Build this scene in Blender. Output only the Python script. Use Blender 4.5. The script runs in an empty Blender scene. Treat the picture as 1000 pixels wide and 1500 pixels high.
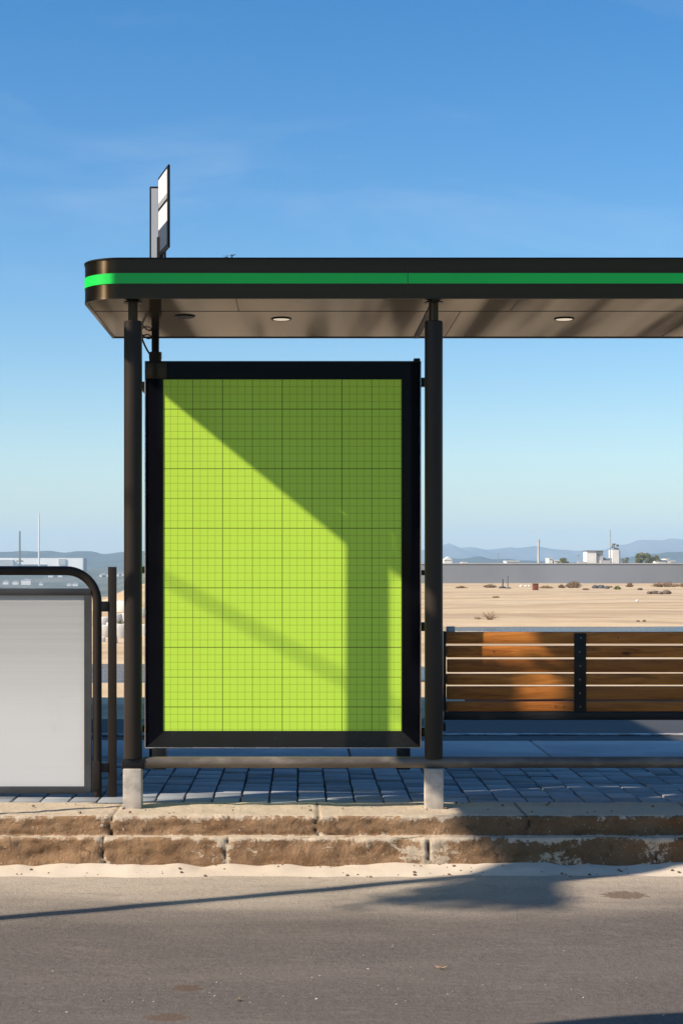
import bpy, bmesh, math, random
from mathutils import Vector, noise, Matrix
R = math.radians
PI = math.pi
S = bpy.context.scene
COL = S.collection
random.seed(7)

# ------------------------------------------------------------------ camera model used for measuring the photograph
F = 2360.0          # focal length in photograph pixels
CX, CY = 440.0, 830.0
CZ = 1.36           # camera height above the road


def wx(px, d): return (px - CX) * d / F
def wz(py, d): return CZ + (CY - py) * d / F
def gd(py, z=0.1): return (CZ - z) * F / (py - CY)


# ------------------------------------------------------------------ node helpers
class NT:
    def __init__(s, name):
        s.m = bpy.data.materials.new(name)
        s.m.use_nodes = True
        s.t = s.m.node_tree
        s.n = s.t.nodes
        s.b = s.n['Principled BSDF']

    def add(s, typ, **kw):
        nd = s.n.new(typ)
        for k, v in kw.items(): setattr(nd, k, v)
        return nd

    def link(s, a, b): s.t.links.new(a, b)

    def set(s, sock, v):
        if hasattr(v, 'is_output') or isinstance(v, bpy.types.NodeSocket): s.link(v, sock)
        else: sock.default_value = v

    def math(s, op, a, b=None, c=None, clamp=False):
        nd = s.add('ShaderNodeMath', operation=op, use_clamp=clamp)
        s.set(nd.inputs[0], a)
        if b is not None: s.set(nd.inputs[1], b)
        if c is not None: s.set(nd.inputs[2], c)
        return nd.outputs[0]

    def mix(s, f, a, b, typ='MIX'):
        nd = s.add('ShaderNodeMix', data_type='RGBA', blend_type=typ)
        s.set(nd.inputs[0], f)
        s.set(nd.inputs[6], a if not isinstance(a, tuple) else (*a, 1))
        s.set(nd.inputs[7], b if not isinstance(b, tuple) else (*b, 1))
        return nd.outputs[2]

    def coord(s, kind='Object', scale=(1, 1, 1)):
        if kind == 'World':
            o = s.add('ShaderNodeNewGeometry').outputs['Position']
        else:
            o = s.add('ShaderNodeTexCoord').outputs[kind]
        mp = s.add('ShaderNodeMapping')
        mp.inputs['Scale'].default_value = scale
        s.link(o, mp.inputs[0])
        return mp.outputs[0]

    def noise(s, vec, scale=5, detail=4, rough=.55, dist=0):
        nd = s.add('ShaderNodeTexNoise')
        s.link(vec, nd.inputs['Vector'])
        nd.inputs['Scale'].default_value = scale
        nd.inputs['Detail'].default_value = detail
        nd.inputs['Roughness'].default_value = rough
        nd.inputs['Distortion'].default_value = dist
        return nd.outputs['Fac']

    def ramp(s, f, lo, hi, a=0.0, b=1.0):
        nd = s.add('ShaderNodeMapRange')
        nd.interpolation_type = 'SMOOTHSTEP'
        s.set(nd.inputs[0], f)
        nd.inputs[1].default_value = lo; nd.inputs[2].default_value = hi
        nd.inputs[3].default_value = a; nd.inputs[4].default_value = b
        return nd.outputs[0]

    def bump(s, h, strength=.3, dist=.01, normal=None):
        nd = s.add('ShaderNodeBump')
        nd.inputs['Strength'].default_value = strength
        nd.inputs['Distance'].default_value = dist
        s.link(h, nd.inputs['Height'])
        if normal is not None: s.link(normal, nd.inputs['Normal'])
        return nd.outputs[0]


def mat(name, base, rough=.5, metal=0.0, var=.12, vscale=6, bump=0.0, bscale=80, bdist=.004, dust=None, dustc=(.45, .36, .26), stretch=(1, 1, 1), spec=.5, rvar=.08):
    t = NT(name)
    v = t.coord('World', stretch)
    n = t.noise(v, vscale, 6)
    d = tuple(max(0, c * (1 - var)) for c in base); l = tuple(c * (1 + var) for c in base)
    col = t.mix(t.ramp(n, .3, .7), d, l)
    if dust:
        n2 = t.noise(v, dust[0], 8, .65)
        col = t.mix(t.ramp(n2, dust[1], dust[2], 0, dust[3]), col, dustc)
    t.link(col, t.b.inputs['Base Color'])
    t.link(t.ramp(n, .2, .8, max(.02, rough - rvar), min(1, rough + rvar)), t.b.inputs['Roughness'])
    t.b.inputs['Metallic'].default_value = metal
    t.b.inputs['Specular IOR Level'].default_value = spec
    if bump:
        nb = t.noise(v, bscale, 5, .6)
        t.link(t.bump(nb, bump, bdist), t.b.inputs['Normal'])
    return t.m


# ------------------------------------------------------------------ mesh helpers
class MB:
    """collects shapes; build() links them as one mesh object"""
    def __init__(s): s.bm = bmesh.new()

    def _merge(s, b, smooth=False):
        me = bpy.data.meshes.new('tmp'); 
        for f in b.faces: f.smooth = smooth
        b.to_mesh(me); b.free(); s.bm.from_mesh(me); bpy.data.meshes.remove(me)

    def box(s, x0, x1, y0, y1, z0, z1, bev=0.0, rot=None, seg=2):
        b = bmesh.new()
        bmesh.ops.create_cube(b, size=1)
        c = Vector(((x0 + x1) / 2, (y0 + y1) / 2, (z0 + z1) / 2))
        for v in b.verts:
            v.co = Vector((v.co.x * (x1 - x0), v.co.y * (y1 - y0), v.co.z * (z1 - z0)))
        if bev > 0:
            bmesh.ops.bevel(b, geom=b.edges[:], offset=bev, segments=seg, profile=.5, affect='EDGES')
        for v in b.verts:
            if rot: v.co = rot @ v.co
            v.co += c
        s._merge(b, bev > 0)
        return s

    def tube(s, pts, r, seg=20, caps=True, r1=None):
        b = bmesh.new()
        pts = [Vector(p) for p in pts]
        rings = []
        n = len(pts)
        prev = None
        for i, p in enumerate(pts):
            if i == 0: t = pts[1] - pts[0]
            elif i == n - 1: t = pts[-1] - pts[-2]
            else: t = (pts[i + 1] - p).normalized() + (p - pts[i - 1]).normalized()
            t.normalize()
            if prev is None:
                a = Vector((0, 1, 0)) if abs(t.y) < .9 else Vector((1, 0, 0))
                u = t.cross(a).normalized()
            else:
                u = (prev - t * prev.dot(t)).normalized()
            prev = u
            w = t.cross(u)
            rr = r if r1 is None else r + (r1 - r) * i / (n - 1)
            rings.append([b.verts.new(p + (u * math.cos(2 * PI * k / seg) + w * math.sin(2 * PI * k / seg)) * rr) for k in range(seg)])
        for i in range(n - 1):
            for k in range(seg):
                b.faces.new((rings[i][k], rings[i][(k + 1) % seg], rings[i + 1][(k + 1) % seg], rings[i + 1][k]))
        if caps:
            b.faces.new(rings[0][::-1]); b.faces.new(rings[-1])
        bmesh.ops.recalc_face_normals(b, faces=b.faces)
        s._merge(b, True)
        return s

    def lathe(s, x, y, prof, seg=28):
        b = bmesh.new()
        rings = [[b.verts.new((x + r * math.cos(2 * PI * k / seg), y + r * math.sin(2 * PI * k / seg), z)) for k in range(seg)] for r, z in prof]
        for i in range(len(prof) - 1):
            for k in range(seg):
                b.faces.new((rings[i][k], rings[i][(k + 1) % seg], rings[i + 1][(k + 1) % seg], rings[i + 1][k]))
        b.faces.new(rings[0][::-1]); b.faces.new(rings[-1])
        bmesh.ops.recalc_face_normals(b, faces=b.faces)
        s._merge(b, True)
        return s

    def prism(s, poly, axis, a0, a1, bev=0.0, smooth=False):
        """poly: list of 2D points; axis: 'x','y','z' the extrusion axis"""
        b = bmesh.new()
        def P(p, a):
            if axis == 'z': return (p[0], p[1], a)
            if axis == 'y': return (p[0], a, p[1])
            return (a, p[0], p[1])
        lo = [b.verts.new(P(p, a0)) for p in poly]; hi = [b.verts.new(P(p, a1)) for p in poly]
        n = len(poly)
        b.faces.new(lo); b.faces.new(hi[::-1])
        for i in range(n): b.faces.new((lo[i], lo[(i + 1) % n], hi[(i + 1) % n], hi[i]))
        bmesh.ops.recalc_face_normals(b, faces=b.faces)
        if bev: bmesh.ops.bevel(b, geom=b.edges[:], offset=bev, segments=2, affect='EDGES')
        s._merge(b, smooth or bev > 0)
        return s

    def blob(s, c, r, sub=2, amp=.3, freq=1.5, squash=(1, 1, 1), seed=0):
        b = bmesh.new()
        bmesh.ops.create_icosphere(b, subdivisions=sub, radius=1)
        for v in b.verts:
            k = 1 + amp * noise.noise(v.co * freq + Vector((seed * 7.3, seed * 3.1, seed)))
            v.co = Vector((v.co.x * squash[0], v.co.y * squash[1], v.co.z * squash[2])) * r * k + Vector(c)
        s._merge(b, False)
        return s

    def face(s, pts):
        s.bm.faces.new([s.bm.verts.new(p) for p in pts])
        return s

    def build(s, name, material, parent=None, angle=35, origin=None):
        me = bpy.data.meshes.new(name)
        s.bm.to_mesh(me); s.bm.free()
        if angle is not None:
            me.set_sharp_from_angle(angle=R(angle))
        o = bpy.data.objects.new(name, me)
        COL.objects.link(o)
        if material: me.materials.append(material)
        if origin is not None:
            ov = Vector(origin)
            me.transform(Matrix.Translation(-ov)); o.location = ov
        if parent:
            o.parent = parent
            # parts are modelled in world space; keep them there
            loc = Vector((0, 0, 0)); p = parent
            while p: loc += p.location; p = p.parent
            o.location = o.location - loc
        return o


def thing(name, label, cat, loc, group=None):
    o = bpy.data.objects.new(name, None)
    COL.objects.link(o); o.location = loc; o.empty_display_size = .1
    return tag(o, label, cat, group)


def tag(o, label, cat, group=None):
    o['label'] = label; o['category'] = cat
    if group: o['group'] = group
    return o


def kind(o, k, label=None):
    o['kind'] = k
    if label: o['label'] = label
    return o


def heightgrid(name, xs, ys, fn, material, smooth=True):
    """xs may be a function of y (fan) or a list"""
    bm = bmesh.new()
    rows = []
    for y in ys:
        row = xs(y) if callable(xs) else xs
        rows.append([bm.verts.new((x, y, fn(x, y))) for x in row])
    for i in range(len(rows) - 1):
        for j in range(len(rows[0]) - 1):
            f = bm.faces.new((rows[i][j], rows[i][j + 1], rows[i + 1][j + 1], rows[i + 1][j])); f.smooth = smooth
    me = bpy.data.meshes.new(name); bm.to_mesh(me); bm.free()
    o = bpy.data.objects.new(name, me); COL.objects.link(o); me.materials.append(material)
    return o


def lin(a, b, n): return [a + (b - a) * i / (n - 1) for i in range(n)]
def sst(a, b, x):
    t = max(0, min(1, (x - a) / (b - a))); return t * t * (3 - 2 * t)


# ------------------------------------------------------------------ materials
M = {}
M['post'] = mat('post_paint', (.026, .0195, .0150), .38, .0, .18, 4, .12, 160, .001, stretch=(1, 1, .3), dust=(11, .56, .9, .10), dustc=(.3, .24, .18), spec=.14)
M['post_dark'] = mat('black_steel', (.011, .0105, .0105), .35, 0, .2, 5, .1, 150, .001, spec=.15)
M['bronze'] = mat('bronze_cladding', (.055, .039, .022), .34, .9, .14, 3, .04, 60, .001, stretch=(.25, .25, 3), rvar=.05)
_b = M['bronze'].node_tree
_tg = _b.nodes.new('ShaderNodeTangent'); _tg.direction_type = 'RADIAL'; _tg.axis = 'Z'
_b.links.new(_tg.outputs[0], _b.nodes['Principled BSDF'].inputs['Tangent'])
_b.nodes['Principled BSDF'].inputs['Anisotropic'].default_value = .85
_b.nodes['Principled BSDF'].inputs['Anisotropic Rotation'].default_value = .25
M['roof_top'] = mat('roof_sheet', (.12, .11, .10), .6, .2, .2, 3)
M['green'] = mat('green_stripe_vinyl', (.010, .58, .075), .38, 0, .05, 2, spec=.3)
M['frame'] = mat('black_glass_border', (.004, .004, .006), .05, 0, .1, 3, rvar=.02, spec=.05)
M['bezel'] = mat('dark_bezel', (.012, .011, .0115), .26, 0, .15, 5, rvar=.05, spec=.3)
M['rim'] = mat('bright_edge_trim', (.55, .47, .40), .28, .9, .1, 9)
M['concrete'] = mat('footing_concrete', (.42, .37, .31), .9, 0, .25, 16, .5, 130, .004, dust=(7, .5, .7, .5), dustc=(.55, .46, .35))
M['rail'] = mat('weathered_rail', (.12, .097, .075), .42, .1, .3, 9, .2, 120, .001, dust=(14, .5, .75, .45), dustc=(.3, .25, .19), stretch=(.5, 1, 1))
M['board_white'] = mat('sign_white', (.72, .72, .70), .4, 0, .05, 4)
M['board_grey'] = mat('sign_grey', (.30, .32, .34), .4, 0, .08, 4)
M['board_pale'] = mat('sign_pale_grey', (.46, .47, .49), .4, 0, .06, 4)
M['board_navy'] = mat('sign_navy', (.045, .058, .085), .4, 0, .1, 4)
M['rust'] = mat('rusty_steel', (.16, .045, .022), .8, 0, .3, 6, .3, 40)
M['wallgrey'] = mat('grey_render', (.215, .232, .26), .9, 0, .12, .12, .1, 8, dust=(.35, .5, .75, .3), dustc=(.26, .265, .27), stretch=(1, 1, .4))
M['white_wall'] = mat('white_wall', (.72, .68, .62), .8, 0, .08, .5)
M['grey_wall'] = mat('pale_grey_wall', (.42, .41, .40), .8, 0, .1, .5)
M['dark_roof'] = mat('dark_roof', (.08, .085, .095), .7, 0, .2, .6)
M['bark'] = mat('bark', (.11, .08, .055), .9, 0, .3, 5)
M['cable'] = mat('cable_rubber', (.015, .015, .015), .5)
M['caster_wall'] = mat('beige_render', (.42, .37, .30), .9, 0, .1, 2, .2, 30)
M['screw'] = mat('screw_steel', (.35, .28, .2), .4, .8)
M['pole_grey'] = mat('galvanised', (.33, .33, .33), .5, .4, .15, 3)
M['lamp_white'] = mat('lamp_diffuser', (.82, .76, .66), .35, 0, .05, 5)
M['lamp_white'].node_tree.nodes['Principled BSDF'].inputs['Emission Color'].default_value = (1, .84, .62, 1)
M['lamp_white'].node_tree.nodes['Principled BSDF'].inputs['Emission Strength'].default_value = .35


def m_soffit():
    t = NT('soffit_metal')
    v = t.coord('World', (1.2, 14, 1))
    n = t.noise(v, 9, 6, .6)
    w = t.coord('World', (1.6, .25, 1))
    n2 = t.noise(w, 1.6, 3, .5)
    bands = t.noise(t.coord('World', (2.1, .12, 1)), 1.9, 2, .4)
    k = t.ramp(bands, .36, .64)
    t.link(t.mix(n, (.042, .033, .025), (.064, .051, .039)), t.b.inputs['Base Color'])
    t.b.inputs['Metallic'].default_value = 0
    t.link(t.math('ADD', t.math('MULTIPLY', k, .12), 1.02), t.b.inputs['IOR'])
    t.link(t.ramp(n2, .35, .65, .05, .14), t.b.inputs['Roughness'])
    t.link(t.bump(n, .05, .002), t.b.inputs['Normal'])
    return t.m
M['soffit'] = m_soffit()


def m_poster():
    t = NT('green_grid_poster')
    cell = 1.185 / 32
    sp = t.add('ShaderNodeSeparateXYZ')
    t.link(t.add('ShaderNodeTexCoord').outputs['Object'], sp.inputs[0])
    u = t.math('DIVIDE', sp.outputs['X'], cell)
    v = t.math('DIVIDE', sp.outputs['Z'], -cell)
    def dist(c, per, off=0.0):      # metres to the nearest multiple of per cells
        a = t.math('ADD', t.math('DIVIDE', c, per), .5 + off)
        return t.math('MULTIPLY', t.math('ABSOLUTE', t.math('SUBTRACT', t.math('FRACT', a), .5)), per * cell)
    def line(d, w): return t.math('LESS_THAN', d, w / 2)
    dots_v = t.math('LESS_THAN', t.math('FRACT', t.math('MULTIPLY', v, 5)), .55)
    dots_u = t.math('LESS_THAN', t.math('FRACT', t.math('MULTIPLY', u, 5)), .55)
    k1 = t.math('MULTIPLY', line(dist(u, 1), .0026), dots_v)
    k2 = t.math('MULTIPLY', line(dist(v, 1), .0026), dots_u)
    k = t.math('MULTIPLY', t.math('MAXIMUM', k1, k2), .70)
    s4 = t.math('MULTIPLY', t.math('MAXIMUM', line(dist(u, 4), .0032), line(dist(v, 4), .0032)), .74)
    s8 = t.math('MULTIPLY', t.math('MAXIMUM', line(dist(u, 8), .0042), line(dist(v, 8, .5), .0042)), .80)
    f = t.math('MAXIMUM', t.math('MAXIMUM', k, s4), s8)
    nz = t.noise(t.coord('Object'), 3, 3)
    base = t.mix(nz, (.50, .745, .062), (.53, .785, .072))
    t.link(t.mix(f, base, (.02, .045, .004)), t.b.inputs['Base Color'])
    t.b.inputs['Roughness'].default_value = .55
    t.b.inputs['Specular IOR Level'].default_value = .25
    return t.m
M['poster'] = m_poster()


def m_frosted():
    t = NT('frosted_ribbed_sheet')
    v = t.coord('Object', (.25, 1, 1))
    w = t.add('ShaderNodeTexWave', wave_type='BANDS', bands_direction='Z')
    t.link(v, w.inputs[0]); w.inputs['Scale'].default_value = 46; w.inputs['Distortion'].default_value = .6
    n = t.noise(t.coord('Object', (.12, 1, 6)), 9, 5, .6)
    h = t.math('ADD', t.math('MULTIPLY', w.outputs['Fac'], .5), n)
    cl = t.mix(n, (.84, .82, .785), (.90, .88, .84))
    dirt = t.ramp(t.noise(t.coord('Object', (1, 1, .5)), 5, 8, .7), .58, .8, 0, .22)
    cl = t.mix(dirt, cl, (.36, .32, .26))
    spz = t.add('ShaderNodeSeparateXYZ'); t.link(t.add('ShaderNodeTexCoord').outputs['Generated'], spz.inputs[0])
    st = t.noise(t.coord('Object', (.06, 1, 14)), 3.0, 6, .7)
    gz_ = t.math('MULTIPLY', t.ramp(spz.outputs['Z'], .25, 1.0), t.ramp(st, .25, .75, .72, 1.0))  # grey grows upwards, painting in the dim background seen through the sheet
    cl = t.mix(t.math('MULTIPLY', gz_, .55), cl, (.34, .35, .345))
    t.link(cl, t.b.inputs['Base Color'])
    t.b.inputs['Roughness'].default_value = .38
    bn = t.bump(h, .14, .003)
    t.link(bn, t.b.inputs['Normal'])
    tr = t.add('ShaderNodeBsdfTranslucent'); t.link(cl, tr.inputs['Color'])
    mx = t.add('ShaderNodeMixShader'); mx.inputs[0].default_value = .38
    t.link(t.b.outputs[0], mx.inputs[1]); t.link(tr.outputs[0], mx.inputs[2])
    t.link(mx.outputs[0], t.n['Material Output'].inputs['Surface'])
    return t.m
M['frosted'] = m_frosted()


def m_wood():
    t = NT('oiled_wood')
    isl = t.add('ShaderNodeNewGeometry').outputs['Random Per Island']
    co = t.add('ShaderNodeTexCoord').outputs['Object']
    off = t.add('ShaderNodeVectorMath', operation='ADD')
    cb = t.add('ShaderNodeCombineXYZ')
    t.link(t.math('MULTIPLY', isl, 37.0), cb.inputs[0]); t.link(t.math('MULTIPLY', isl, 11.0), cb.inputs[2])
    t.link(co, off.inputs[0]); t.link(cb.outputs[0], off.inputs[1])
    mp = t.add('ShaderNodeMapping'); mp.inputs['Scale'].default_value = (1.1, 10, 14); t.link(off.outputs[0], mp.inputs[0])
    g = t.noise(mp.outputs[0], 4.5, 9, .62, .7)
    mp2 = t.add('ShaderNodeMapping'); mp2.inputs['Scale'].default_value = (.9, 4, 5); t.link(off.outputs[0], mp2.inputs[0])
    g2 = t.noise(mp2.outputs[0], 2.2, 4)
    col = t.mix(t.ramp(g, .28, .72), (.13, .034, .005), (.52, .178, .030))
    col = t.mix(t.ramp(g2, .3, .75, 0, .5), col, (.58, .225, .045))
    col = t.mix(t.math('MULTIPLY', t.math('FRACT', t.math('MULTIPLY', isl, 7.31)), .55), col, (.20, .060, .012))
    vo = t.add('ShaderNodeTexVoronoi'); mp3 = t.add('ShaderNodeMapping'); mp3.inputs['Scale'].default_value = (3.4, 6, 9)
    t.link(off.outputs[0], mp3.inputs[0]); t.link(mp3.outputs[0], vo.inputs['Vector']); vo.inputs['Scale'].default_value = 1.0
    knot = t.ramp(vo.outputs['Distance'], .05, .13, 1, 0)
    col = t.mix(t.math('MULTIPLY', knot, .85), col, (.05, .018, .006))
    t.link(col, t.b.inputs['Base Color'])
    t.link(t.ramp(g, .2, .8, .36, .6), t.b.inputs['Roughness'])
    t.b.inputs['Specular IOR Level'].default_value = .15
    t.link(t.bump(g, .25, .003), t.b.inputs['Normal'])
    return t.m
M['wood'] = m_wood()


def m_road():
    t = NT('dusty_asphalt')
    v = t.coord('World')
    fine = t.noise(v, 240, 4, .7)
    mid = t.noise(v, 38, 5, .6)
    big = t.noise(t.coord('World', (.35, 1.3, 1)), 2.2, 5, .6, 1.2)
    col = t.mix(t.ramp(mid, .3, .7), (.106, .086, .073), (.140, .115, .097))
    col = t.mix(t.ramp(fine, .50, .72, 0, .7), col, (.22, .195, .175))
    col = t.mix(t.ramp(fine, .42, .25, 0, .8), col, (.04, .034, .031))
    col = t.mix(t.ramp(big, .42, .72, 0, .5), col, (.185, .152, .125))
    # blown sand thickening towards the kerb
    sp = t.add('ShaderNodeSeparateXYZ'); t.link(t.add('ShaderNodeNewGeometry').outputs['Position'], sp.inputs[0])
    edge = t.math('ADD', sp.outputs['Y'], t.math('MULTIPLY', t.math('SUBTRACT', t.noise(t.coord('World', (.6, 1.5, 1)), 1.6, 5), .5), 1.1))
    sandc = t.mix(mid, (.50, .405, .305), (.60, .50, .385))
    col = t.mix(t.ramp(edge, 5.95, 7.05, 0, .75), col, sandc)
    agg = t.noise(t.coord('World', (1, 1.4, 1)), 105, 3, .6)
    col = t.mix(t.ramp(agg, .58, .70, 0, .55), col, (.24, .205, .178))
    col = t.mix(t.ramp(agg, .42, .32, 0, .6), col, (.05, .041, .036))
    swirl = t.noise(t.coord('World', (.9, 2.6, 1)), 3.4, 6, .62, 1.6)
    col = t.mix(t.ramp(swirl, .54, .66, 0, .35), col, (.20, .163, .132))
    # small dried stains lying on the road
    for (cx_, cy_, rx_, ry_) in ((-.364, 5.20, .05, .045), (-.40, 4.856, .07, .05), (1.337, 6.645, .10, .09), (1.62, 6.40, .05, .05)):
        dx_ = t.math('DIVIDE', t.math('SUBTRACT', sp.outputs['X'], cx_), rx_)
        dy_ = t.math('DIVIDE', t.math('SUBTRACT', sp.outputs['Y'], cy_), ry_)
        r2 = t.math('ADD', t.math('ADD', t.math('MULTIPLY', dx_, dx_), t.math('MULTIPLY', dy_, dy_)), t.math('MULTIPLY', t.math('SUBTRACT', mid, .5), 2.2))
        col = t.mix(t.ramp(r2, .55, 1.05, .7, 0), col, (.115, .068, .042))
    # rusty stains
    st = t.noise(t.coord('World', (1, 1.8, 1)), 1.9, 3)
    col = t.mix(t.ramp(st, .69, .76, 0, .45), col, (.16, .085, .05))
    t.link(col, t.b.inputs['Base Color'])
    t.b.inputs['Roughness'].default_value = .9
    t.b.inputs['Specular IOR Level'].default_value = .3
    rip = t.noise(t.coord('World', (.8, 3, 1)), 7, 3, .5, .8)
    b1 = t.bump(rip, .22, .02)
    b2 = t.bump(mid, .8, .007, b1)
    b3 = t.bump(agg, .7, .004, t.bump(fine, 1.0, .004, b2))
    t.link(b3, t.b.inputs['Normal'])
    return t.m
M['road'] = m_road()


def m_back_asphalt():
    t = NT('back_road_asphalt')
    v = t.coord('World')
    n = t.noise(v, 60, 5, .7); b = t.noise(t.coord('World', (.3, 1, 1)), .9, 5)
    col = t.mix(n, (.03, .031, .034), (.055, .056, .058))
    col = t.mix(t.ramp(b, .5, .8, 0, .4), col, (.09, .085, .078))
    t.link(col, t.b.inputs['Base Color']); t.b.inputs['Roughness'].default_value = .8
    t.link(t.bump(n, .5, .004), t.b.inputs['Normal'])
    return t.m
M['back_road'] = m_back_asphalt()


def m_sand(name, a, b, c, fine=140):
    t = NT(name)
    v = t.coord('World')
    n = t.noise(v, 1.2, 7, .6)
    f = t.noise(v, fine, 4, .7)
    col = t.mix(t.ramp(n, .3, .7), a, b)
    streak = t.noise(t.coord('World', (.04, .22, 1)), 2.0, 6, .6, .4)
    col = t.mix(t.ramp(streak, .5, .7, 0, .6), col, c)
    col = t.mix(t.ramp(f, .6, .8, 0, .25), col, tuple(x * .6 for x in b))
    t.link(col, t.b.inputs['Base Color']); t.b.inputs['Roughness'].default_value = .95
    t.b.inputs['Specular IOR Level'].default_value = .15
    b1 = t.bump(n, .4, .05); t.link(t.bump(f, .5, .003, b1), t.b.inputs['Normal'])
    return t.m
M['drift'] = m_sand('pale_drift_sand', (.53, .44, .335), (.62, .53, .415), (.44, .35, .255), 260)


def m_ground():
    t = NT('plain_ground')
    v = t.coord('World')
    sp = t.add('ShaderNodeSeparateXYZ'); t.link(t.add('ShaderNodeNewGeometry').outputs['Position'], sp.inputs[0])
    n = t.noise(v, .9, 7, .6)
    f = t.noise(v, 22, 5, .7)
    col = t.mix(t.ramp(n, .3, .7), (.52, .375, .218), (.60, .45, .278))
    streak = t.noise(t.coord('World', (.035, .20, 1)), 1.6, 6, .6, .5)
    col = t.mix(t.ramp(streak, .46, .60, 0, .85), col, (.40, .28, .168))
    pale = t.noise(t.coord('World', (.03, .3, 1)), 2.7, 4)
    col = t.mix(t.ramp(pale, .5, .7, 0, .5), col, (.66, .555, .425))
    col = t.mix(t.ramp(f, .62, .85, 0, .3), col, (.30, .22, .14))
    # far lowland: scrub and fields
    far = t.noise(t.coord('World', (.01, .01, .01)), 1.4, 7, .65)
    fc = t.mix(t.ramp(far, .35, .65), (.05, .065, .045), (.15, .14, .105))
    speck = t.noise(t.coord('World', (.06, .03, .06)), 1.5, 3)
    fc = t.mix(t.ramp(speck, .66, .72, 0, .7), fc, (.42, .38, .34))
    col = t.mix(t.ramp(sp.outputs['Y'], 260, 420), col, fc)
    t.link(col, t.b.inputs['Base Color']); t.b.inputs['Roughness'].default_value = .95
    t.b.inputs['Specular IOR Level'].default_value = .1
    b1 = t.bump(n, .5, .08); t.link(t.bump(f, .4, .015, b1), t.b.inputs['Normal'])
    return t.m
M['ground'] = m_ground()


def m_hill(name, a, b, sc):
    t = NT(name)
    n = t.noise(t.coord('World', (sc, sc * .6, sc * 1.6)), 1, 8, .65)
    t.link(t.mix(t.ramp(n, .35, .65), a, b), t.b.inputs['Base Color']); t.b.inputs['Roughness'].default_value = 1
    t.b.inputs['Specular IOR Level'].default_value = 0
    return t.m
M['hill'] = m_hill('hill_scrub', (.022, .038, .040), (.065, .075, .062), .012)
M['mount'] = m_hill('mountain_rock', (.06, .075, .08), (.15, .145, .14), .004)


def m_water():
    t = NT('shallow_water')
    t.b.inputs['Base Color'].default_value = (.03, .062, .10, 1)
    t.b.inputs['IOR'].default_value = 1.12
    t.b.inputs['Roughness'].default_value = .12
    w = t.noise(t.coord('World', (1, 2.4, 1)), 3.2, 4, .6)
    t.link(t.bump(w, 1.0, .12), t.b.inputs['Normal'])
    return t.m
M['water'] = m_water()


def m_kerb():
    t = NT('sandstone_kerb')
    v = t.coord('World')
    n = t.noise(v, 7, 6, .6); f = t.noise(v, 75, 5, .65); m = t.noise(v, 22, 6, .65)
    brown = t.mix(t.ramp(n, .3, .7), (.215, .122, .062), (.305, .188, .102))
    brown = t.mix(t.ramp(m, .5, .68, 0, .75), brown, (.115, .064, .032))
    brown = t.mix(t.ramp(f, .6, .8, 0, .4), brown, (.42, .31, .20))
    shade_noise = t.noise(t.coord('World', (1.1, 1, 2.0)), 1.7, 5, .65)
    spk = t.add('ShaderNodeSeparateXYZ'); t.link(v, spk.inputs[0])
    shade_tint = t.ramp(t.math('ADD', spk.outputs['X'], t.math('MULTIPLY', t.math('SUBTRACT', shade_noise, .5), 2.4)), .5, 1.3, 0, .6)
    brown = t.mix(shade_tint, brown, (.085, .047, .022))  # darker brown on the right, deepening the shade there in colour
    at = t.add('ShaderNodeAttribute', attribute_name='sand')
    drip = t.noise(t.coord('World', (26, 8, 3.5)), 1, 5, .7)
    patch = t.noise(t.coord('World', (1, 1, 1.4)), 9.5, 8, .72, .9)
    k = t.math('ADD', at.outputs['Fac'], t.math('MULTIPLY', t.math('SUBTRACT', patch, .5), 2.1))
    k = t.math('ADD', k, t.math('MULTIPLY', t.math('SUBTRACT', drip, .5), .75))
    k = t.math('ADD', k, t.math('MULTIPLY', t.math('SUBTRACT', f, .5), .9))
    k = t.ramp(k, .46, .66)
    pale = t.mix(m, (.42, .325, .225), (.54, .44, .325))
    pale = t.mix(t.ramp(f, .55, .8, 0, .35), pale, (.36, .28, .2))
    spots = t.ramp(t.noise(v, 120, 2, .5), .68, .74)
    col = t.mix(k, brown, pale)
    col = t.mix(t.math('MULTIPLY', spots, .6), col, (.66, .58, .47))
    ck = t.add('ShaderNodeTexVoronoi', feature='DISTANCE_TO_EDGE')
    mpk = t.add('ShaderNodeMapping'); mpk.inputs['Scale'].default_value = (2.2, 2.2, 3.5)
    wv = t.add('ShaderNodeVectorMath', operation='ADD'); nz3 = t.add('ShaderNodeTexNoise'); t.link(v, nz3.inputs[0]); nz3.inputs['Scale'].default_value = 9
    t.link(v, wv.inputs[0]); sc3 = t.add('ShaderNodeVectorMath', operation='SCALE'); t.link(nz3.outputs['Color'], sc3.inputs[0]); sc3.inputs['Scale'].default_value = .12; t.link(sc3.outputs[0], wv.inputs[1])
    t.link(wv.outputs[0], mpk.inputs[0]); t.link(mpk.outputs[0], ck.inputs['Vector']); ck.inputs['Scale'].default_value = 1
    crack = t.math('MULTIPLY', t.ramp(ck.outputs['Distance'], .002, .007, 1, 0), t.ramp(n, .52, .62))
    crack = t.math('MULTIPLY', crack, t.ramp(at.outputs['Fac'], .7, .9, 1, .15))
    col = t.mix(t.math('MULTIPLY', crack, .85), col, (.06, .04, .025))
    gr = t.add('ShaderNodeAttribute', attribute_name='joint')
    col = t.mix(gr.outputs['Fac'], col, (.05, .035, .022))
    t.link(col, t.b.inputs['Base Color']); t.b.inputs['Roughness'].default_value = .92
    t.b.inputs['Specular IOR Level'].default_value = .2
    b1 = t.bump(patch, .7, .014); b2 = t.bump(f, .9, .006, b1); t.link(b2, t.b.inputs['Normal'])
    return t.m
M['kerb'] = m_kerb()


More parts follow.
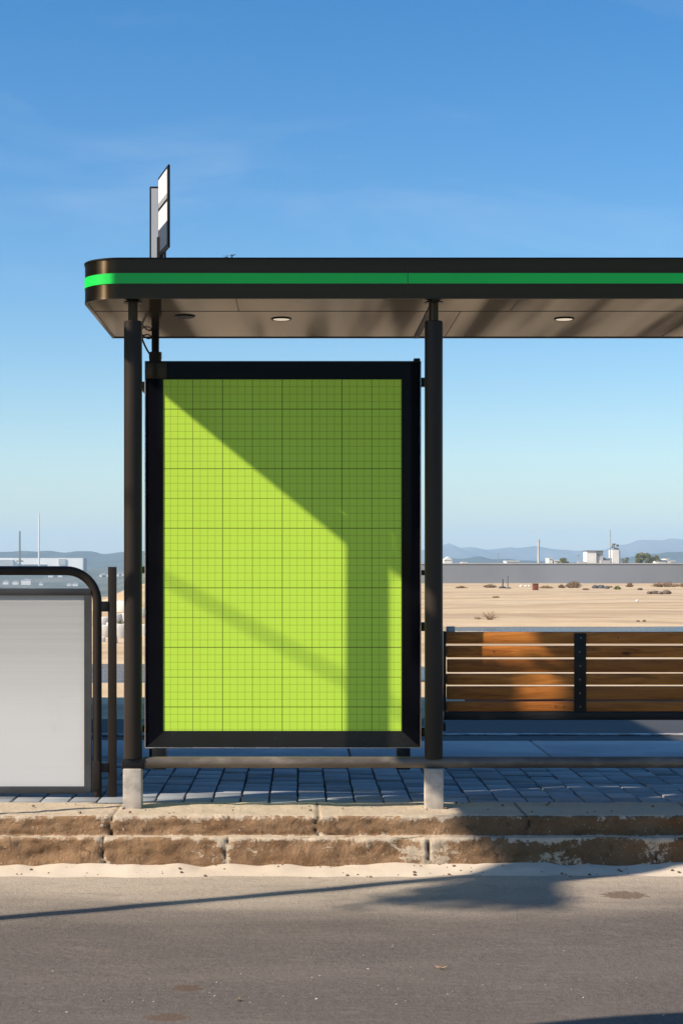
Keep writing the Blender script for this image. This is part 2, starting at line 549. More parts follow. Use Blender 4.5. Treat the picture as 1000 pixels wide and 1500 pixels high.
def m_paver():
    t = NT('grey_pavers')
    isl = t.add('ShaderNodeNewGeometry').outputs['Random Per Island']
    v = t.coord('World'); n = t.noise(v, 14, 6, .65); f = t.noise(v, 90, 4, .7)
    col = t.mix(isl, (.14, .15, .16), (.33, .34, .35))
    col = t.mix(t.ramp(n, .55, .78, 0, .4), col, (.34, .32, .29))
    col = t.mix(t.ramp(f, .6, .8, 0, .3), col, (.09, .085, .08))
    t.link(col, t.b.inputs['Base Color']); t.b.inputs['Roughness'].default_value = .75
    b1 = t.bump(n, .4, .006); t.link(t.bump(f, .5, .002, b1), t.b.inputs['Normal'])
    return t.m
M['paver'] = m_paver()
M['joint'] = mat('paver_joint_dirt', (.06, .052, .044), .95, 0, .3, 30)
M['slab'] = mat('concrete_slab', (.40, .40, .39), .85, 0, .15, 3, .3, 90, .003, dust=(2.5, .5, .75, .4), dustc=(.26, .25, .24))
M['rock_white'] = mat('white_rubble', (.72, .67, .60), .9, 0, .12, 3, .3, 20)
M['rock_dark'] = mat('dark_rock', (.14, .10, .075), .9, 0, .3, 3, .3, 20)
M['rock_blue'] = mat('slate_rubble', (.075, .08, .09), .9, 0, .3, 3)
M['shrub_brown'] = mat('dry_brush', (.24, .155, .085), .9, 0, .35, 3)
M['shrub_green'] = mat('green_brush', (.16, .17, .05), .9, 0, .3, 3)
M['twig'] = mat('dry_twig', (.25, .17, .10), .9, 0, .3, 8)


def m_leaf(name, a, b):
    t = NT(name)
    isl = t.add('ShaderNodeNewGeometry').outputs['Random Per Island']
    t.link(t.mix(isl, a, b), t.b.inputs['Base Color']); t.b.inputs['Roughness'].default_value = .7
    return t.m
M['leaf'] = m_leaf('tree_leaves', (.07, .085, .02), (.20, .19, .055))

# ------------------------------------------------------------------ road, kerb, pavement
def road_z(x, y):
    return .010 * noise.noise(Vector((x * .5, y * 1.1, 3))) + .003 * noise.noise(Vector((x * 3, y * 5, 1)))
xs = [-30, -12, -6] + lin(-3.5, 4.5, 130) + [7, 12, 30]
ys = [-6, -2, 1] + lin(3, 7.3, 90)
kind(heightgrid('road', xs, ys, road_z, M['road']), 'structure')

YU, YL = 7.27, 7.205      # front of the upper and of the lower kerb course
UJ = [-2.2, -1.52, -.855, .074, 1.02, 1.80, 2.6]
LJ = [-2.5, -1.75, -.885, -.34, .58, 1.58, 2.45]


def build_kerb():
    prof = []   # (y, z, course)  course 0 top lip, 1 upper face, 2 ledge, 3 lower face
    for i in range(16): prof.append((7.70 - (7.70 - YU - .014) * i / 15, .232, 0))
    for i in range(1, 6):
        a = PI / 2 * i / 5
        prof.append((YU + .014 - .014 * math.sin(a), .232 - .014 + .014 * math.cos(a), 1))
    for i in range(1, 10): prof.append((YU, .218 - (.218 - .148) * i / 9, 1))
    for i in range(1, 5): prof.append((YU - (YU - YL - .014) * i / 4, .146, 2))
    for i in range(1, 5):
        a = PI / 2 * i / 4
        prof.append((YL + .014 - .014 * math.sin(a), .146 - .014 + .014 * math.cos(a), 3))
    for i in range(1, 17): prof.append((YL, .132 - .165 * i / 16, 3))
    xs = [-30, -15, -8, -5, -3.6] + lin(-3.0, 4.0, 640) + [4.6, 6, 9, 15, 30]
    bm = bmesh.new()
    la = bm.verts.layers.float.new('sand'); lj = bm.verts.layers.float.new('joint')
    rows = []
    for (y, z, c) in prof:
        row = []
        for x in xs:
            J = UJ if c < 2 else LJ
            wob = .012 * noise.noise(Vector((x * 2, z * 20, 5)))
            dj = min(abs(x + wob - j + (.02 * noise.noise(Vector((z * 18, j, 2))))) for j in J)
            p = Vector((x * 6, y * 6, z * 10))
            d = .011 * noise.noise(p) + .008 * noise.noise(p * 2.7) + .003 * noise.noise(p * 7)
            chip = max(0, noise.noise(Vector((x * 3.3, z * 9, c * 4.0))) - .25) * .05
            near = math.exp(-(dj / .0034) ** 2); round_ = math.exp(-(dj / .014) ** 2)
            dy = d - chip * (c in (1, 3)); 
            yy, zz = y, z
            vert = 1.0 if c in (1, 3) else 0.15
            yy += -dy * vert + near * .016 * vert + round_ * .002 * vert
            zz += d * (.4 if c in (0, 2) else .2) - near * (.008 if c == 0 and y < 7.5 else .005) * (1 if c != 0 or y < 7.62 else 0)
            if c == 0:
                zz += .010 * noise.noise(Vector((x * 1.4, y * 5, 9))) * sst(7.70, 7.6, y)
            v = bm.verts.new((x, yy, zz))
            big = noise.noise(Vector((x * 1.7, 4.2, c * 3.0)))
            if c == 0: sd = 1.0
            elif c == 2: sd = .72 + .3 * big
            elif c == 1: sd = .22 + .34 * sst(.20, .232, z) + .36 * big + .15 * sst(.16, .148, z) + .12 * math.exp(-(dj / .05) ** 2)
            else:
                sd = .14 + .34 * big + .42 * sst(.118, .146, z) + .35 * sst(.03, 0, z) + .38 * math.exp(-(dj / .05) ** 2)
                sd += .35 * sst(-.2, .9, x) * sst(.25, .6, .5 + .8 * noise.noise(Vector((x * 4, z * 9, 6))))
            if c in (1, 3): sd -= .30 * sst(.55, 1.0, x) * (1 - .5 * (noise.noise(Vector((x * 2.3, c, 1.0))) > .1))  # thinner pale coat on the right, to deepen the shade there
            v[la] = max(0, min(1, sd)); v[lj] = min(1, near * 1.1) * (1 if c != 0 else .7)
            row.append(v)
        rows.append(row)
    for i in range(len(rows) - 1):
        for j in range(len(xs) - 1):
            bm.faces.new((rows[i][j], rows[i + 1][j], rows[i + 1][j + 1], rows[i][j + 1])).smooth = True
    bmesh.ops.recalc_face_normals(bm, faces=bm.faces)
    me = bpy.data.meshes.new('kerb'); bm.to_mesh(me); bm.free()
    # make sure the faces look up / outwards
    if me.polygons[0].normal.z < 0: me.flip_normals()
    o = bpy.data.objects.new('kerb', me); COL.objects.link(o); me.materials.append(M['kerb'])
    kind(o, 'structure')
build_kerb()


def drift_z(x, y):
    t = sst(6.99 + .09 * noise.noise(Vector((x * 1.3, 0, 2))) + .045 * noise.noise(Vector((x * 5, 0, 2))), 7.21, y)
    return road_z(x, y) - .006 + t * (.034 + .018 * noise.noise(Vector((x * 2.6, y * 2, 7))) + .012 * noise.noise(Vector((x * 8, y * 5, 7)))) + .004 * noise.noise(Vector((x * 14, y * 14, 7))) * t
kind(heightgrid('sand_drift', [-20, -8, -4] + lin(-3, 4, 420) + [6, 20], lin(6.86, 7.24, 26), drift_z, M['drift']), 'structure')


def build_pavement():
    b = MB()
    b.box(-14, 14, 7.69, 9.62, .10, .205)
    kind(b.build('pavement_bed', M['joint']), 'structure')
    b = MB()
    w, l = .1385, .165
    x = -3.2
    k = 0
    while x < 4.6:
        off = (k % 2) * l * .5 + random.uniform(-.03, .03)
        y = 7.70 - off
        sh = .02 * noise.noise(Vector((k * .3, 0, 0)))
        while y < 9.60:
            y0, y1 = max(y, 7.70), min(y + l, 9.61)
            if y1 - y0 > .04:
                g = .003 + random.random() * .0025
                dz = random.uniform(-.005, .005); tl = random.uniform(-.012, .012)
                b.box(x + g + random.uniform(0, .003), x + w - g, y0 + g, y1 - g * 1.9, .15, .226 + dz, .004,
                      rot=Matrix.Rotation(tl, 3, 'X') @ Matrix.Rotation(random.uniform(-.02, .02), 3, 'Z') @ Matrix.Rotation(random.uniform(-.012, .012), 3, 'Y'))
            y += l
        x += w; k += 1
    b.box(-14, -3.21, 7.70, 9.61, .15, .226); b.box(4.62, 14, 7.70, 9.61, .15, .226)
    kind(b.build('pavement', M['paver']), 'structure')
    b = MB()
    x = -9.3
    while x < 9:
        b.box(x + .006, x + 1.194, 9.63, 10.52, .08, .222 + random.uniform(-.004, .004), .008)
        x += 1.2
    kind(b.build('pavement_edge_slabs', M['slab']), 'structure')
build_pavement()

# back road beyond the stop
xb = lin(-24, 24, 60)
kind(heightgrid('back_road', xb, lin(10.53, 13.1, 14), lambda x, y: .122 + .008 * noise.noise(Vector((x * .4, y, 0))) + .03 * sst(14.2, 14.6, y) * 0, M['back_road']), 'structure')
kind(MB().box(-24, 24, 11.75, 11.84, .128, .1345).build('road_line', mat('worn_white_line', (.42, .41, .39), .8, 0, .3, 5, dust=(9, .45, .6, .8), dustc=(.09, .09, .09))), 'structure')


# ------------------------------------------------------------------ the plain, lowland and hills
POOLS = ((-12, 1.75, 18.4, 20.9), (3.2, 16, 31.2, 34.0))
def ground_z(x, y):
    q = x / max(y, 1)
    n = noise.noise(Vector((x * .12, y * .07, 1))) * .10 + noise.noise(Vector((x * .5, y * .3, 4))) * .03 + noise.noise(Vector((x * 1.7, y * 1.1, 8))) * .012
    near = sst(10.6, 22, y)
    z = .085 + n * near * (1 - .7 * sst(60, 110, y))
    if y > 15: z += .05 * sst(15, 26, y)
    # small bank with rubble on the left
    m = math.exp(-((x + 3.3) / 1.5) ** 2 - ((y - 37.0) / 6.0) ** 2) * .85
    z += m
    for (a0, a1, b0, b1) in POOLS:
        f = sst(a0 - .8, a0 + .2, x) * sst(a1 + .8, a1 - .2, x) * sst(b0 - 1.2, b0, y) * sst(b1 + 1.2, b1, y)
        z = z * (1 - f) + min(z, .055) * f
    # left: the plain ends at an edge and falls to the lowland
    s = sst(-.085, -.118, q)
    if y > 62 and s > 0:
        low = .1 - 17.0 * sst(62, 300, y)
        if y > 900: low += 15.5 * sst(950, 1550, y) + 3.0 * noise.noise(Vector((x * .01, y * .006, 0))) * sst(900, 1200, y)
        z = z * (1 - s) + low * s
    if y > 1700: z -= 18 * sst(1700, 2600, y) * s
    return z
ysg = lin(10.52, 40, 90) + lin(40.8, 130, 90)[0:] + lin(140, 700, 40) + lin(740, 1700, 60) + lin(1800, 6400, 30)
fan = [i / 80 for i in range(-80, 81)]
def xrow(y):
    w = max(26, y * .42)
    return [w * (a * .55 + .45 * a ** 3) for a in fan]
kind(heightgrid('ground', xrow, ysg, ground_z, M['ground']), 'structure')

# shallow pools on the sand
def pool(y0, y1, x0, x1, z, seed):
    bm = bmesh.new(); pts = []
    n = 60
    cx, cy = (x0 + x1) / 2, (y0 + y1) / 2
    for k in range(n):
        a = 2 * PI * k / n
        e = 1 + .10 * noise.noise(Vector((math.cos(a) * 3, math.sin(a) * 3, seed)))
        ca, sa = math.cos(a), math.sin(a)
        px = math.copysign(abs(ca) ** .35, ca); py = math.copysign(abs(sa) ** .35, sa)
        pts.append(bm.verts.new((cx + (x1 - x0) / 2 * px * e, cy + (y1 - y0) / 2 * py * (1 + (e - 1) * .8), z)))
    bm.faces.new(pts)
    me = bpy.data.meshes.new('water'); bm.to_mesh(me); bm.free()
    o = bpy.data.objects.new('water', me); COL.objects.link(o); me.materials.append(M['water'])
    kind(o, 'structure')


pool(17.9, 21.4, -12, 1.75, .072, 1.0)
pool(30.6, 34.6, 2.9, 16, .075, 2.0)

def ridge(name, d, prof, material, amp, depth, seed, base=-19.0, under=0):
    """prof: photograph outline (px, py) of a hill line standing at distance d"""
    def h(x):
        px = CX + x * F / d
        if px <= prof[0][0]: py = prof[0][1]
        elif px >= prof[-1][0]: py = prof[-1][1]
        else:
            for i in range(len(prof) - 1):
                if prof[i][0] <= px <= prof[i + 1][0]:
                    t = (px - prof[i][0]) / (prof[i + 1][0] - prof[i][0])
                    t = t * t * (3 - 2 * t) * .6 + t * .4
                    py = prof[i][1] + t * (prof[i + 1][1] - prof[i][1]); break
        return wz(py, d)
    xs = lin(wx(prof[0][0], d), wx(prof[-1][0], d), 260)
    def fn(x, y):
        t = (y - d) / depth
        c = max(0, 1 - abs(t)) ** .8
        hh = h(x)
        r = noise.noise(Vector((x / depth * 5, seed, 0))) * .35 + noise.noise(Vector((x / depth * 16, y / depth * 2, seed))) * .22
        c2 = max(0, min(1, c + r * c * (1 - c) * 2.2))
        return base + (hh - base) * c2 + amp * c * noise.noise(Vector((x / depth * 22, y / depth * 22, seed))) * .5
    kind(heightgrid(name, xs, lin(d - depth, d + depth, 25), fn, material), 'structure')

ridge('hills', 2500, [(-320, 812), (-180, 800), (-60, 806), (0, 807.5), (30, 808.5), (72, 806), (96, 810), (120, 806.3), (134, 807), (152, 811), (182, 809), (240, 806), (300, 812), (380, 808), (440, 815), (500, 822), (560, 826)], M['hill'], 6, 620, 3.3)
ridge('mountains', 4600, [(480, 822), (560, 812), (610, 806), (640, 802), (650, 799.5), (657, 797.5), (666, 801), (673, 803), (688, 800), (700, 803), (711, 805), (730, 803.5), (748, 801), (756, 802), (770, 801), (782, 799.5), (798, 802), (820, 806), (850, 807), (884, 805), (897, 802), (910, 798), (937, 791), (957, 790), (970, 791), (983, 789), (1002, 790), (1040, 793), (1100, 800), (1180, 796), (1300, 808)], M['mount'], 8, 900, 7.7)
ridge('near_hills', 2300, [(590, 829), (640, 822), (662, 818), (680, 817.5), (699, 814.5), (721, 819), (750, 820.5), (790, 822), (840, 823), (880, 820), (920, 816), (955, 812), (978, 809), (1000, 808), (1050, 806), (1120, 811), (1220, 820)], M['hill'], 4, 420, 1.1)

# ------------------------------------------------------------------ bus shelter
PY = 7.53                       # line of the front posts
ZU = CZ + 1.2406                # canopy underside
ZT = CZ + 1.427                 # canopy top
YF, YB = 7.45, 8.75
XL, XR = -1.02, 4.7
PXL, PXR, PXF = wx(193.5, PY - .04), wx(636, PY - .04), 3.35
sh = thing('bus_shelter', 'open bus shelter with a flat bronze canopy carrying one green stripe, on dark round posts', 'bus shelter', (0, 8.1, .23))


def outline(off=0.0, r=.19, n=14):
    pts = [(XR - off, YF + off), (XR - off, YB - off), (XL + off, YB - off)]
    rr = r - off
    for i in range(n + 1):
        a = PI + (PI / 2) * i / n
        pts.append((XL + r + rr * math.cos(a), YF + r + rr * math.sin(a)))
    return pts
def front_line(off, r=.19, n=16, x_end=XR):
    pts = [(XL + off, YB - .002)]
    rr = r - off
    for i in range(n + 1):
        a = PI + (PI / 2) * i / n
        pts.append((XL + r + rr * math.cos(a), YF + r + rr * math.sin(a)))
    pts.append((x_end, YF + off))
    return pts
def ribbon(b, line_o, line_i, z0, z1):
    n = len(line_o)
    bm = b.bm
    V = [[bm.verts.new((*p, z)) for z in (z0, z1)] for p in line_o]
    W = [[bm.verts.new((*p, z)) for z in (z0, z1)] for p in line_i]
    for i in range(n - 1):
        for q in ((V[i][0], V[i + 1][0], V[i + 1][1], V[i][1]), (W[i][1], W[i + 1][1], W[i + 1][0], W[i][0]), (V[i][1], V[i + 1][1], W[i + 1][1], W[i][1]), (W[i][0], W[i + 1][0], V[i + 1][0], V[i][0])):
            bm.faces.new(q).smooth = True
    bm.faces.new((V[0][0], V[0][1], W[0][1], W[0][0])); bm.faces.new((V[-1][1], V[-1][0], W[-1][0], W[-1][1]))

b = MB()
b.prism(outline(0), 'z', ZU + .014, ZT - .004, smooth=True)
canopy = b.build('canopy', M['bronze'], sh, 20)
b = MB(); b.prism(outline(-.004), 'z', ZT - .004, ZT + .003); b.build('roof_sheet', M['post_dark'], canopy, 20)
b = MB()
zs0, zs1 = ZU + .372 * (ZT - ZU), ZU + .630 * (ZT - ZU)
ribbon(b, front_line(-.0025), front_line(.001), zs0, zs1)
b.build('stripe', M['green'], canopy, 20)
# lip round the underside and the vertical seams of the cladding
b = MB(); ribbon(b, front_line(-.001), front_line(.014), ZU, ZU + .014)
b.box(XL + .0, XR, YB - .014, YB + .001, ZU, ZU + .0141)
b.build('lip', M['bronze'], canopy, 20)
for xsm in (wx(597, YF), 2.6):
    MB().box(xsm - .0012, xsm + .0012, YF - .0034, YF + .002, ZU, ZT + .0035).build('seam', M['cable'], canopy)
b = MB(); b.prism(outline(.014), 'z', ZU + .004, ZU + .0139); soffit = b.build('soffit', M['soffit'], sh, 20)
b = MB()
b.box(XL + .02, XR, 7.845, 7.849, ZU + .0025, ZU + .0045)
for x0, x1, y0, y1 in ((.28, .62, 8.74, 7.56),):
    pass
for xq in (-.30, 1.02, 2.2, 3.4): b.box(xq - .0015, xq + .0015, 7.47, 7.85, ZU + .0025, ZU + .0045)
for xq in (.78, 1.95, 3.1): b.box(xq - .0015, xq + .0015, 7.85, 8.73, ZU + .0025, ZU + .0045)
b.box(.615, .640, 7.47, 8.73, ZU - .004, ZU + .0045)
b.build('panel_joint', M['cable'], soffit)
for (px, py, lit) in ((412, 468, 1), (826, 468, 1), (271, 464, 0), (1240, 468, 1)):
    d = (ZU - CZ) * F / (CY - py)
    x = wx(px, d)
    ring = MB().lathe(x, d, [(.036, ZU + .004), (.052, ZU + .004), (.052, ZU + .0022), (.048, ZU - .001), (.041, ZU + .001)]).build('downlight', M['post_dark'], soffit)
    MB().lathe(x, d, [(.041, ZU + .0035), (.041, ZU + .0006), (.02, ZU - .001)]).build('diffuser' if lit else 'cover', M['lamp_white'] if lit else M['cable'], None if False else soffit)

ZR = wz(1117, PY)               # lower rail axis
def front_post(x, z_neck):
    b = MB()
    b.lathe(x, PY, [(.0425, ZR + .02), (.0425, z_neck - .004), (.039, z_neck), (.025, z_neck + .001)], 40)
    p = b.build('post', M['post'], sh, 40)
    MB().lathe(x, PY, [(.0225, z_neck - .002), (.0225, ZU - .006)], 28).build('neck', M['bronze'], p)
    MB().lathe(x, PY, [(.044, ZU - .009), (.044, ZU - .004), (.026, ZU + .003)], 28).build('flange', M['post_dark'], p)
    MB().box(x - .0425, x + .0425, PY - .044, PY + .044, .20, ZR - .026, .004).build('footing', M['concrete'], p)
    return p
zn = wz(470.5, PY)
front_post(PXL, zn); front_post(PXR, zn); front_post(PXF, zn)
RX, RY = wx(227.5, 8.63), 8.63
def rear_post(x):
    zc0, zc1 = wz(528, RY), wz(516, RY)
    p = MB().lathe(x, RY, [(.033, .30), (.033, zc0 + .005), (.0345, zc0 + .01), (.0345, zc1), (.02, zc1 + .001)], 32).build('rear_post', M['post'], sh, 40)
    MB().lathe(x, RY, [(.0205, zc1 - .003), (.0205, ZU + .006)], 24).build('neck', M['post_dark'], p)
rear_post(RX); rear_post(2.0 + 1.4)
b = MB(); b.tube([(PXL + .055, PY, ZR), (4.6, PY, ZR)], .0265, 24)
rail = b.build('lower_rail', M['rail'], sh, 40)
MB().box(PXL - .05, PXL + .056, PY - .032, PY + .032, ZR - .029, ZR + .019, .004).build('rail_sleeve', M['post_dark'], rail)
# brackets between the posts and the poster frame
for yz in (564, 1067):
    z = wz(yz, 8.05)
    MB().box(-.806, -.764, 8.02, 8.64, z - .015, z + .015, .003).build('bracket', M['post_dark'], sh)
for yz, hh in ((560, .022), (839, .013), (918, .022), (1072, .022)):
    z = wz(yz, 8.05)
    MB().box(.588, .668, 8.03, 8.075, z - hh, z + hh, .003).build('bracket', M['post_dark'], sh)
MB().box(.652, .688, 8.032, 8.073, ZR + .28 - .28, wz(545, 8.05), .003).build('back_upright', M['post_dark'], sh)
z = wz(838, 8.05)
MB().box(-.79, -.766, 8.03, 8.06, z - .006, z + .028, .003).build('latch', M['post_dark'], sh)
# a loose cable where the rear post meets the canopy
b = MB()
def arc(p0, p1, sag, n=10):
    p0, p1 = Vector(p0), Vector(p1)
    return [p0.lerp(p1, i / n) - Vector((0, 0, sag * 4 * (i / n) * (1 - i / n))) for i in range(n + 1)]
c0 = (wx(204, 8.5), 8.5, wz(484, 8.5)); c1 = (wx(223, 8.6), 8.6, wz(494, 8.6)); c2 = (wx(219, 8.55), 8.55, wz(518, 8.55))
b.tube(arc(c0, c1, .02), .004, 8); b.tube(arc(c0, c2, .012), .005, 8); b.tube(arc(c1, (c0[0] + .02, 8.5, c0[2] - .03), -.012), .004, 8)
b.build('cable', M['cable'], sh)

# sign boards on the canopy roof
sg = thing('roof_sign', 'slim dark-framed sign of two upright boards standing on the bus shelter roof', 'sign', (-.74, 8.4, ZT))
P0 = Vector((wx(231.5, 8.5), 8.5, 0)); P1 = Vector((wx(246, 8.21), 8.21, 0))
dv = (P1 - P0); L = dv.length; dv.normalize(); nv = Vector((-dv.y, dv.x, 0))
if nv.x > 0: nv = -nv
def plate(name, m, u0, u1, z0, z1, o0, o1, parent, bev=.0):
    b = MB()
    pts = [P0 + dv * u0 + nv * o0, P0 + dv * u1 + nv * o0, P0 + dv * u1 + nv * o1, P0 + dv * u0 + nv * o1]
    b.prism([(p.x, p.y) for p in pts], 'z', z0, z1, bev)
    return b.build(name, m, parent)
za0, za1 = wz(362, 8.21), wz(240, 8.21)
fr = plate('flag_board', M['post_dark'], 0, L, za0, za1, -.011, 0, sg, .002)
H = za1 - za0
plate('white_panel', M['board_white'], .025, L - .018, za0 + .66 * H, za1 - .02, -.002, .003, fr)
plate('grey_strip', M['board_grey'], .025, L - .018, za0 + .60 * H, za0 + .655 * H, -.002, .003, fr)
plate('white_panel', M['board_white'], .025, L - .018, za0 + .33 * H, za0 + .56 * H, -.002, .003, fr)
plate('navy_panel', M['board_navy'], .025, L - .018, za0 + .02, za0 + .328 * H, -.002, .003, fr)
b = MB(); xb0, xb1 = wx(219.2, 8.7), wx(243, 8.7)
b.box(xb0, xb1, 8.69, 8.72, ZT + .002, wz(273.2, 8.7), .003)
bk = b.build('back_board', M['post_dark'], sg)
MB().box(xb0 + .010, xb1 - .010, 8.685, 8.692, ZT + .03, wz(273.2, 8.7) - .012).build('pale_panel', M['board_pale'], bk)
MB().tube([(-.735, 8.45, ZT - .002), (-.735, 8.45, za0 + .1)], .018, 14).build('stem', M['post_dark'], sg)

# tiny weeds in the roof gutter
def sprig(b, x, y, z, h, n, seed):
    rnd = random.Random(seed)
    for k in range(n):
        a = rnd.uniform(0, 2 * PI); t = rnd.uniform(.3, 1.0)
        p1 = Vector((x + math.cos(a) * h * t * .7, y + math.sin(a) * h * t * .4, z + h * rnd.uniform(.4, 1)))
        b.tube([(x, y, z), (Vector((x, y, z)) + p1) / 2 + Vector((0, 0, h * .15)), p1], h * .05, 5, r1=h * .02)
        for q in range(2):
            c = p1 + Vector((rnd.uniform(-1, 1), rnd.uniform(-1, 1), rnd.uniform(-.5, .6))) * h * .2
            b.blob(c, h * .13, 1, .3, 2, (1, 1, .7), k + q)
for px, hh, lb in ((330, .016, 'smaller left weed of two sprouting on the bus shelter roof edge'), (339, .022, 'taller right weed of two sprouting on the bus shelter roof edge')):
    b = MB(); sprig(b, wx(px, 7.46), 7.465, ZT + .001, hh, 6, px)
    tag(b.build('weed', M['shrub_green'], origin=(wx(px, 7.46), 7.465, ZT)), lb, 'weed', 'weeds on the canopy edge')

# ------------------------------------------------------------------ poster case
DP = 8.0
X0, X1 = wx(212.3, DP), wx(616.3, DP); Z0, Z1 = wz(1096, DP), wz(529, DP)
QX0, QX1 = wx(238.5, DP), wx(588.3, DP); QZ0, QZ1 = wz(1071, DP), wz(555.3, DP)
ad = thing('advertising_case', 'tall black poster case holding a lime green sheet printed with a fine black grid', 'poster case', ((X0 + X1) / 2, 8.04, ZR))
b = MB(); b.box(X0, X1, 8.006, 8.085, Z0, Z1, .004); b.build('case', M['post_dark'], ad)
b = MB()
def trap(b, p):
    lo = [(x, 8.0, z) for x, z in p]; hi = [(x, 8.009, z) for x, z in p]
    b.face(lo); b.face(hi[::-1])
    for i in range(4): b.face([lo[i], lo[(i + 1) % 4], hi[(i + 1) % 4], hi[i]])
e = .004
def border(b, k):
    ox0, ox1, oz0, oz1 = X0 + e, X1 - e, Z0 + e, Z1 - e
    if k == 'l': return [(ox0, oz0), (QX0, QZ0), (QX0, QZ1), (ox0, oz1)]
    if k == 'r': return [(QX1, QZ0), (ox1, oz0), (ox1, oz1), (QX1, QZ1)]
    if k == 't': return [(QX0, QZ1), (QX1, QZ1), (ox1, oz1), (ox0, oz1)]
    return [(ox0, oz0), (ox1, oz0), (QX1, QZ0), (QX0, QZ0)]
fo = None
for k in 'lrtb':
    b = MB(); p = border(b, k)
    cxm = sum(q[0] for q in p) / 4; czm = sum(q[1] for q in p) / 4
    p = [(q[0], q[1]) for q in p]
    # slight inward slope of each border strip: the inner edge lies 4 mm deeper
    def yy(x, z): return 8.0 + (.004 if (QX0 - 1e-4 <= x <= QX1 + 1e-4 and QZ0 - 1e-4 <= z <= QZ1 + 1e-4) else 0)
    if k != 'b':
        def yy(x, z): return 8.0
    b.face([(x, yy(x, z), z) for x, z in p]); b.face([(x, 8.012, z) for x, z in p][::-1])
    for i in range(4):
        a, c = p[i], p[(i + 1) % 4]
        b.face([(a[0], yy(*a), a[1]), (c[0], yy(*c), c[1]), (c[0], 8.012, c[1]), (a[0], 8.012, a[1])])
    bmesh.ops.recalc_face_normals(b.bm, faces=b.bm.faces)
    b.build('border', M['frame'] if k != 'b' else M['bezel'], ad)
b = MB()
b.box(X0 - .001, X0 + e - .0006, 7.994, 8.03, Z0, Z1, .001); b.box(X1 - e + .0006, X1 + .001, 7.994, 8.03, Z0, Z1, .001); b.box(X0, X1, 7.994, 8.03, Z0 - .001, Z0 + e - .0006, .001)
b.build('edge_trim', M['rim'], ad)
b = MB(); b.box(X0, X1, 7.996, 8.03, Z1 - e + .0006, Z1 + .001, .001); b.build('top_trim', M['post_dark'], ad)
b = MB()
b.face([(QX0, 8.0042, QZ0), (QX1, 8.0042, QZ0), (QX1, 8.0042, QZ1), (QX0, 8.0042, QZ1)])
for a, c in (((QX0, QZ0), (QX1, QZ0)), ((QX1, QZ0), (QX1, QZ1)), ((QX1, QZ1), (QX0, QZ1)), ((QX0, QZ1), (QX0, QZ0))):
    b.face([(c[0], 8.0042, c[1]), (a[0], 8.0042, a[1]), (a[0], 8.0055, a[1]), (c[0], 8.0055, c[1])])
b.build('poster', M['poster'], ad, origin=(QX0, 8.0042, QZ1))
MB().box(wx(606, DP), wx(615.5, DP), 8.01, 8.05, Z1, wz(524, DP), .004).build('lock', M['post_dark'], ad)
for px in (233.5, 590.5):
    MB().box(wx(px, DP) - .033, wx(px, DP) + .033, 7.97, 8.06, ZR - .09, Z0 + .001, .002).build('support_leg', M['post_dark'], ad)
zc = wz(542, DP)
MB().box(X0 + .006, wx(244, DP), 7.9965, 8.004, wz(554, DP), wz(531, DP), .001).build('corner_plate', M['bronze'], ad)

# ------------------------------------------------------------------ wooden bench
BY = 8.13
bx0, bx1 = wx(651, BY), 4.5
be = thing('slatted_bench', 'orange-brown slatted wooden bench with black straps beside the poster case', 'bench', (2, 8.3, .23))
b = MB(); g = MB()
rows = [(926, 943.2), (946.5, 963.3), (966.3, 985), (987.5, 1003.5), (1006, 1025), (1028, 1042.5)]
for i, (y0, y1) in enumerate(rows):
    b.box(bx0 + random.uniform(.008, .014) - (.002 if i == 0 else 0), bx1, BY + random.uniform(-.002, .002), BY + .04, wz(y1, BY), wz(y0, BY), .0045)
back = b.build('backrest', M['wood'], be, 40)
bz0, bz1 = wz(1055, BY), wz(1043, BY)
MB().box(bx0 - .004, bx1, BY - .004, BY + .045, bz0, bz1, .004).build('bottom_rail', M['post_dark'], be)
b = MB(); b.box(bx0 - .006, bx0 + .0075, BY - .002, BY + .05, bz1, wz(925, BY), .002); b.build('end_plate', M['post_dark'], be)
b = MB(); b.box(bx0 + .014, bx0 + .058, BY + .052, BY + .085, wz(940, BY), wz(918.5, BY), .003); b.build('rear_clip', M['pole_grey'], be)
for px in (849, 1160, 1480):
    x = wx(px, BY)
    s = MB().box(x - .030, x + .030, BY - .010, BY - .0024, bz1 - .002, wz(927.5, BY), .002).build('strap', M['post_dark'], be)
    for (y0, y1) in rows:
        z = (wz(y0, BY) + wz(y1, BY)) / 2
        MB().blob((x + random.uniform(-.004, .004), BY - .0105, z), .0045, 1, 0).build('screw', M['screw'], s)
for px, ri in ((743, 5), (813, 5), (826, 5), (728, 2), (723, 1), (905, 0), (895, 5)):
    z = (wz(rows[ri][0], BY) + wz(rows[ri][1], BY)) / 2
    MB().blob((wx(px, BY), BY - .001, z), .004, 1, 0).build('bolt', M['cable'], back)
b = MB()
for k in range(4):
    y = BY + .07 + k * .10
    b.box(wx(684, BY), bx1, y, y + .085, wz(1030, BY), wz(1027, BY), .004)
b.build('seat', M['wood'], be, 40)
b = MB()
for xx in (wx(690, BY), 2.2, 4.3):
    MB().box(xx, xx + .035, BY + .03, BY + .47, wz(1034, BY), wz(1030.5, BY), .003).build('seat_bearer', M['post_dark'], be)
for xx in (PXF, ):
    b = MB(); b.box(xx - .03, xx + .03, PY + .03, BY + .05, bz0 + .002, bz1 - .002, .002); b.build('bench_bracket', M['post_dark'], be)
b = MB(); b.box(PXR + .015, PXR + .06, PY + .03, BY + .03, bz0 + .003, bz1 - .003, .002); b.build('bench_bracket', M['post_dark'], be)

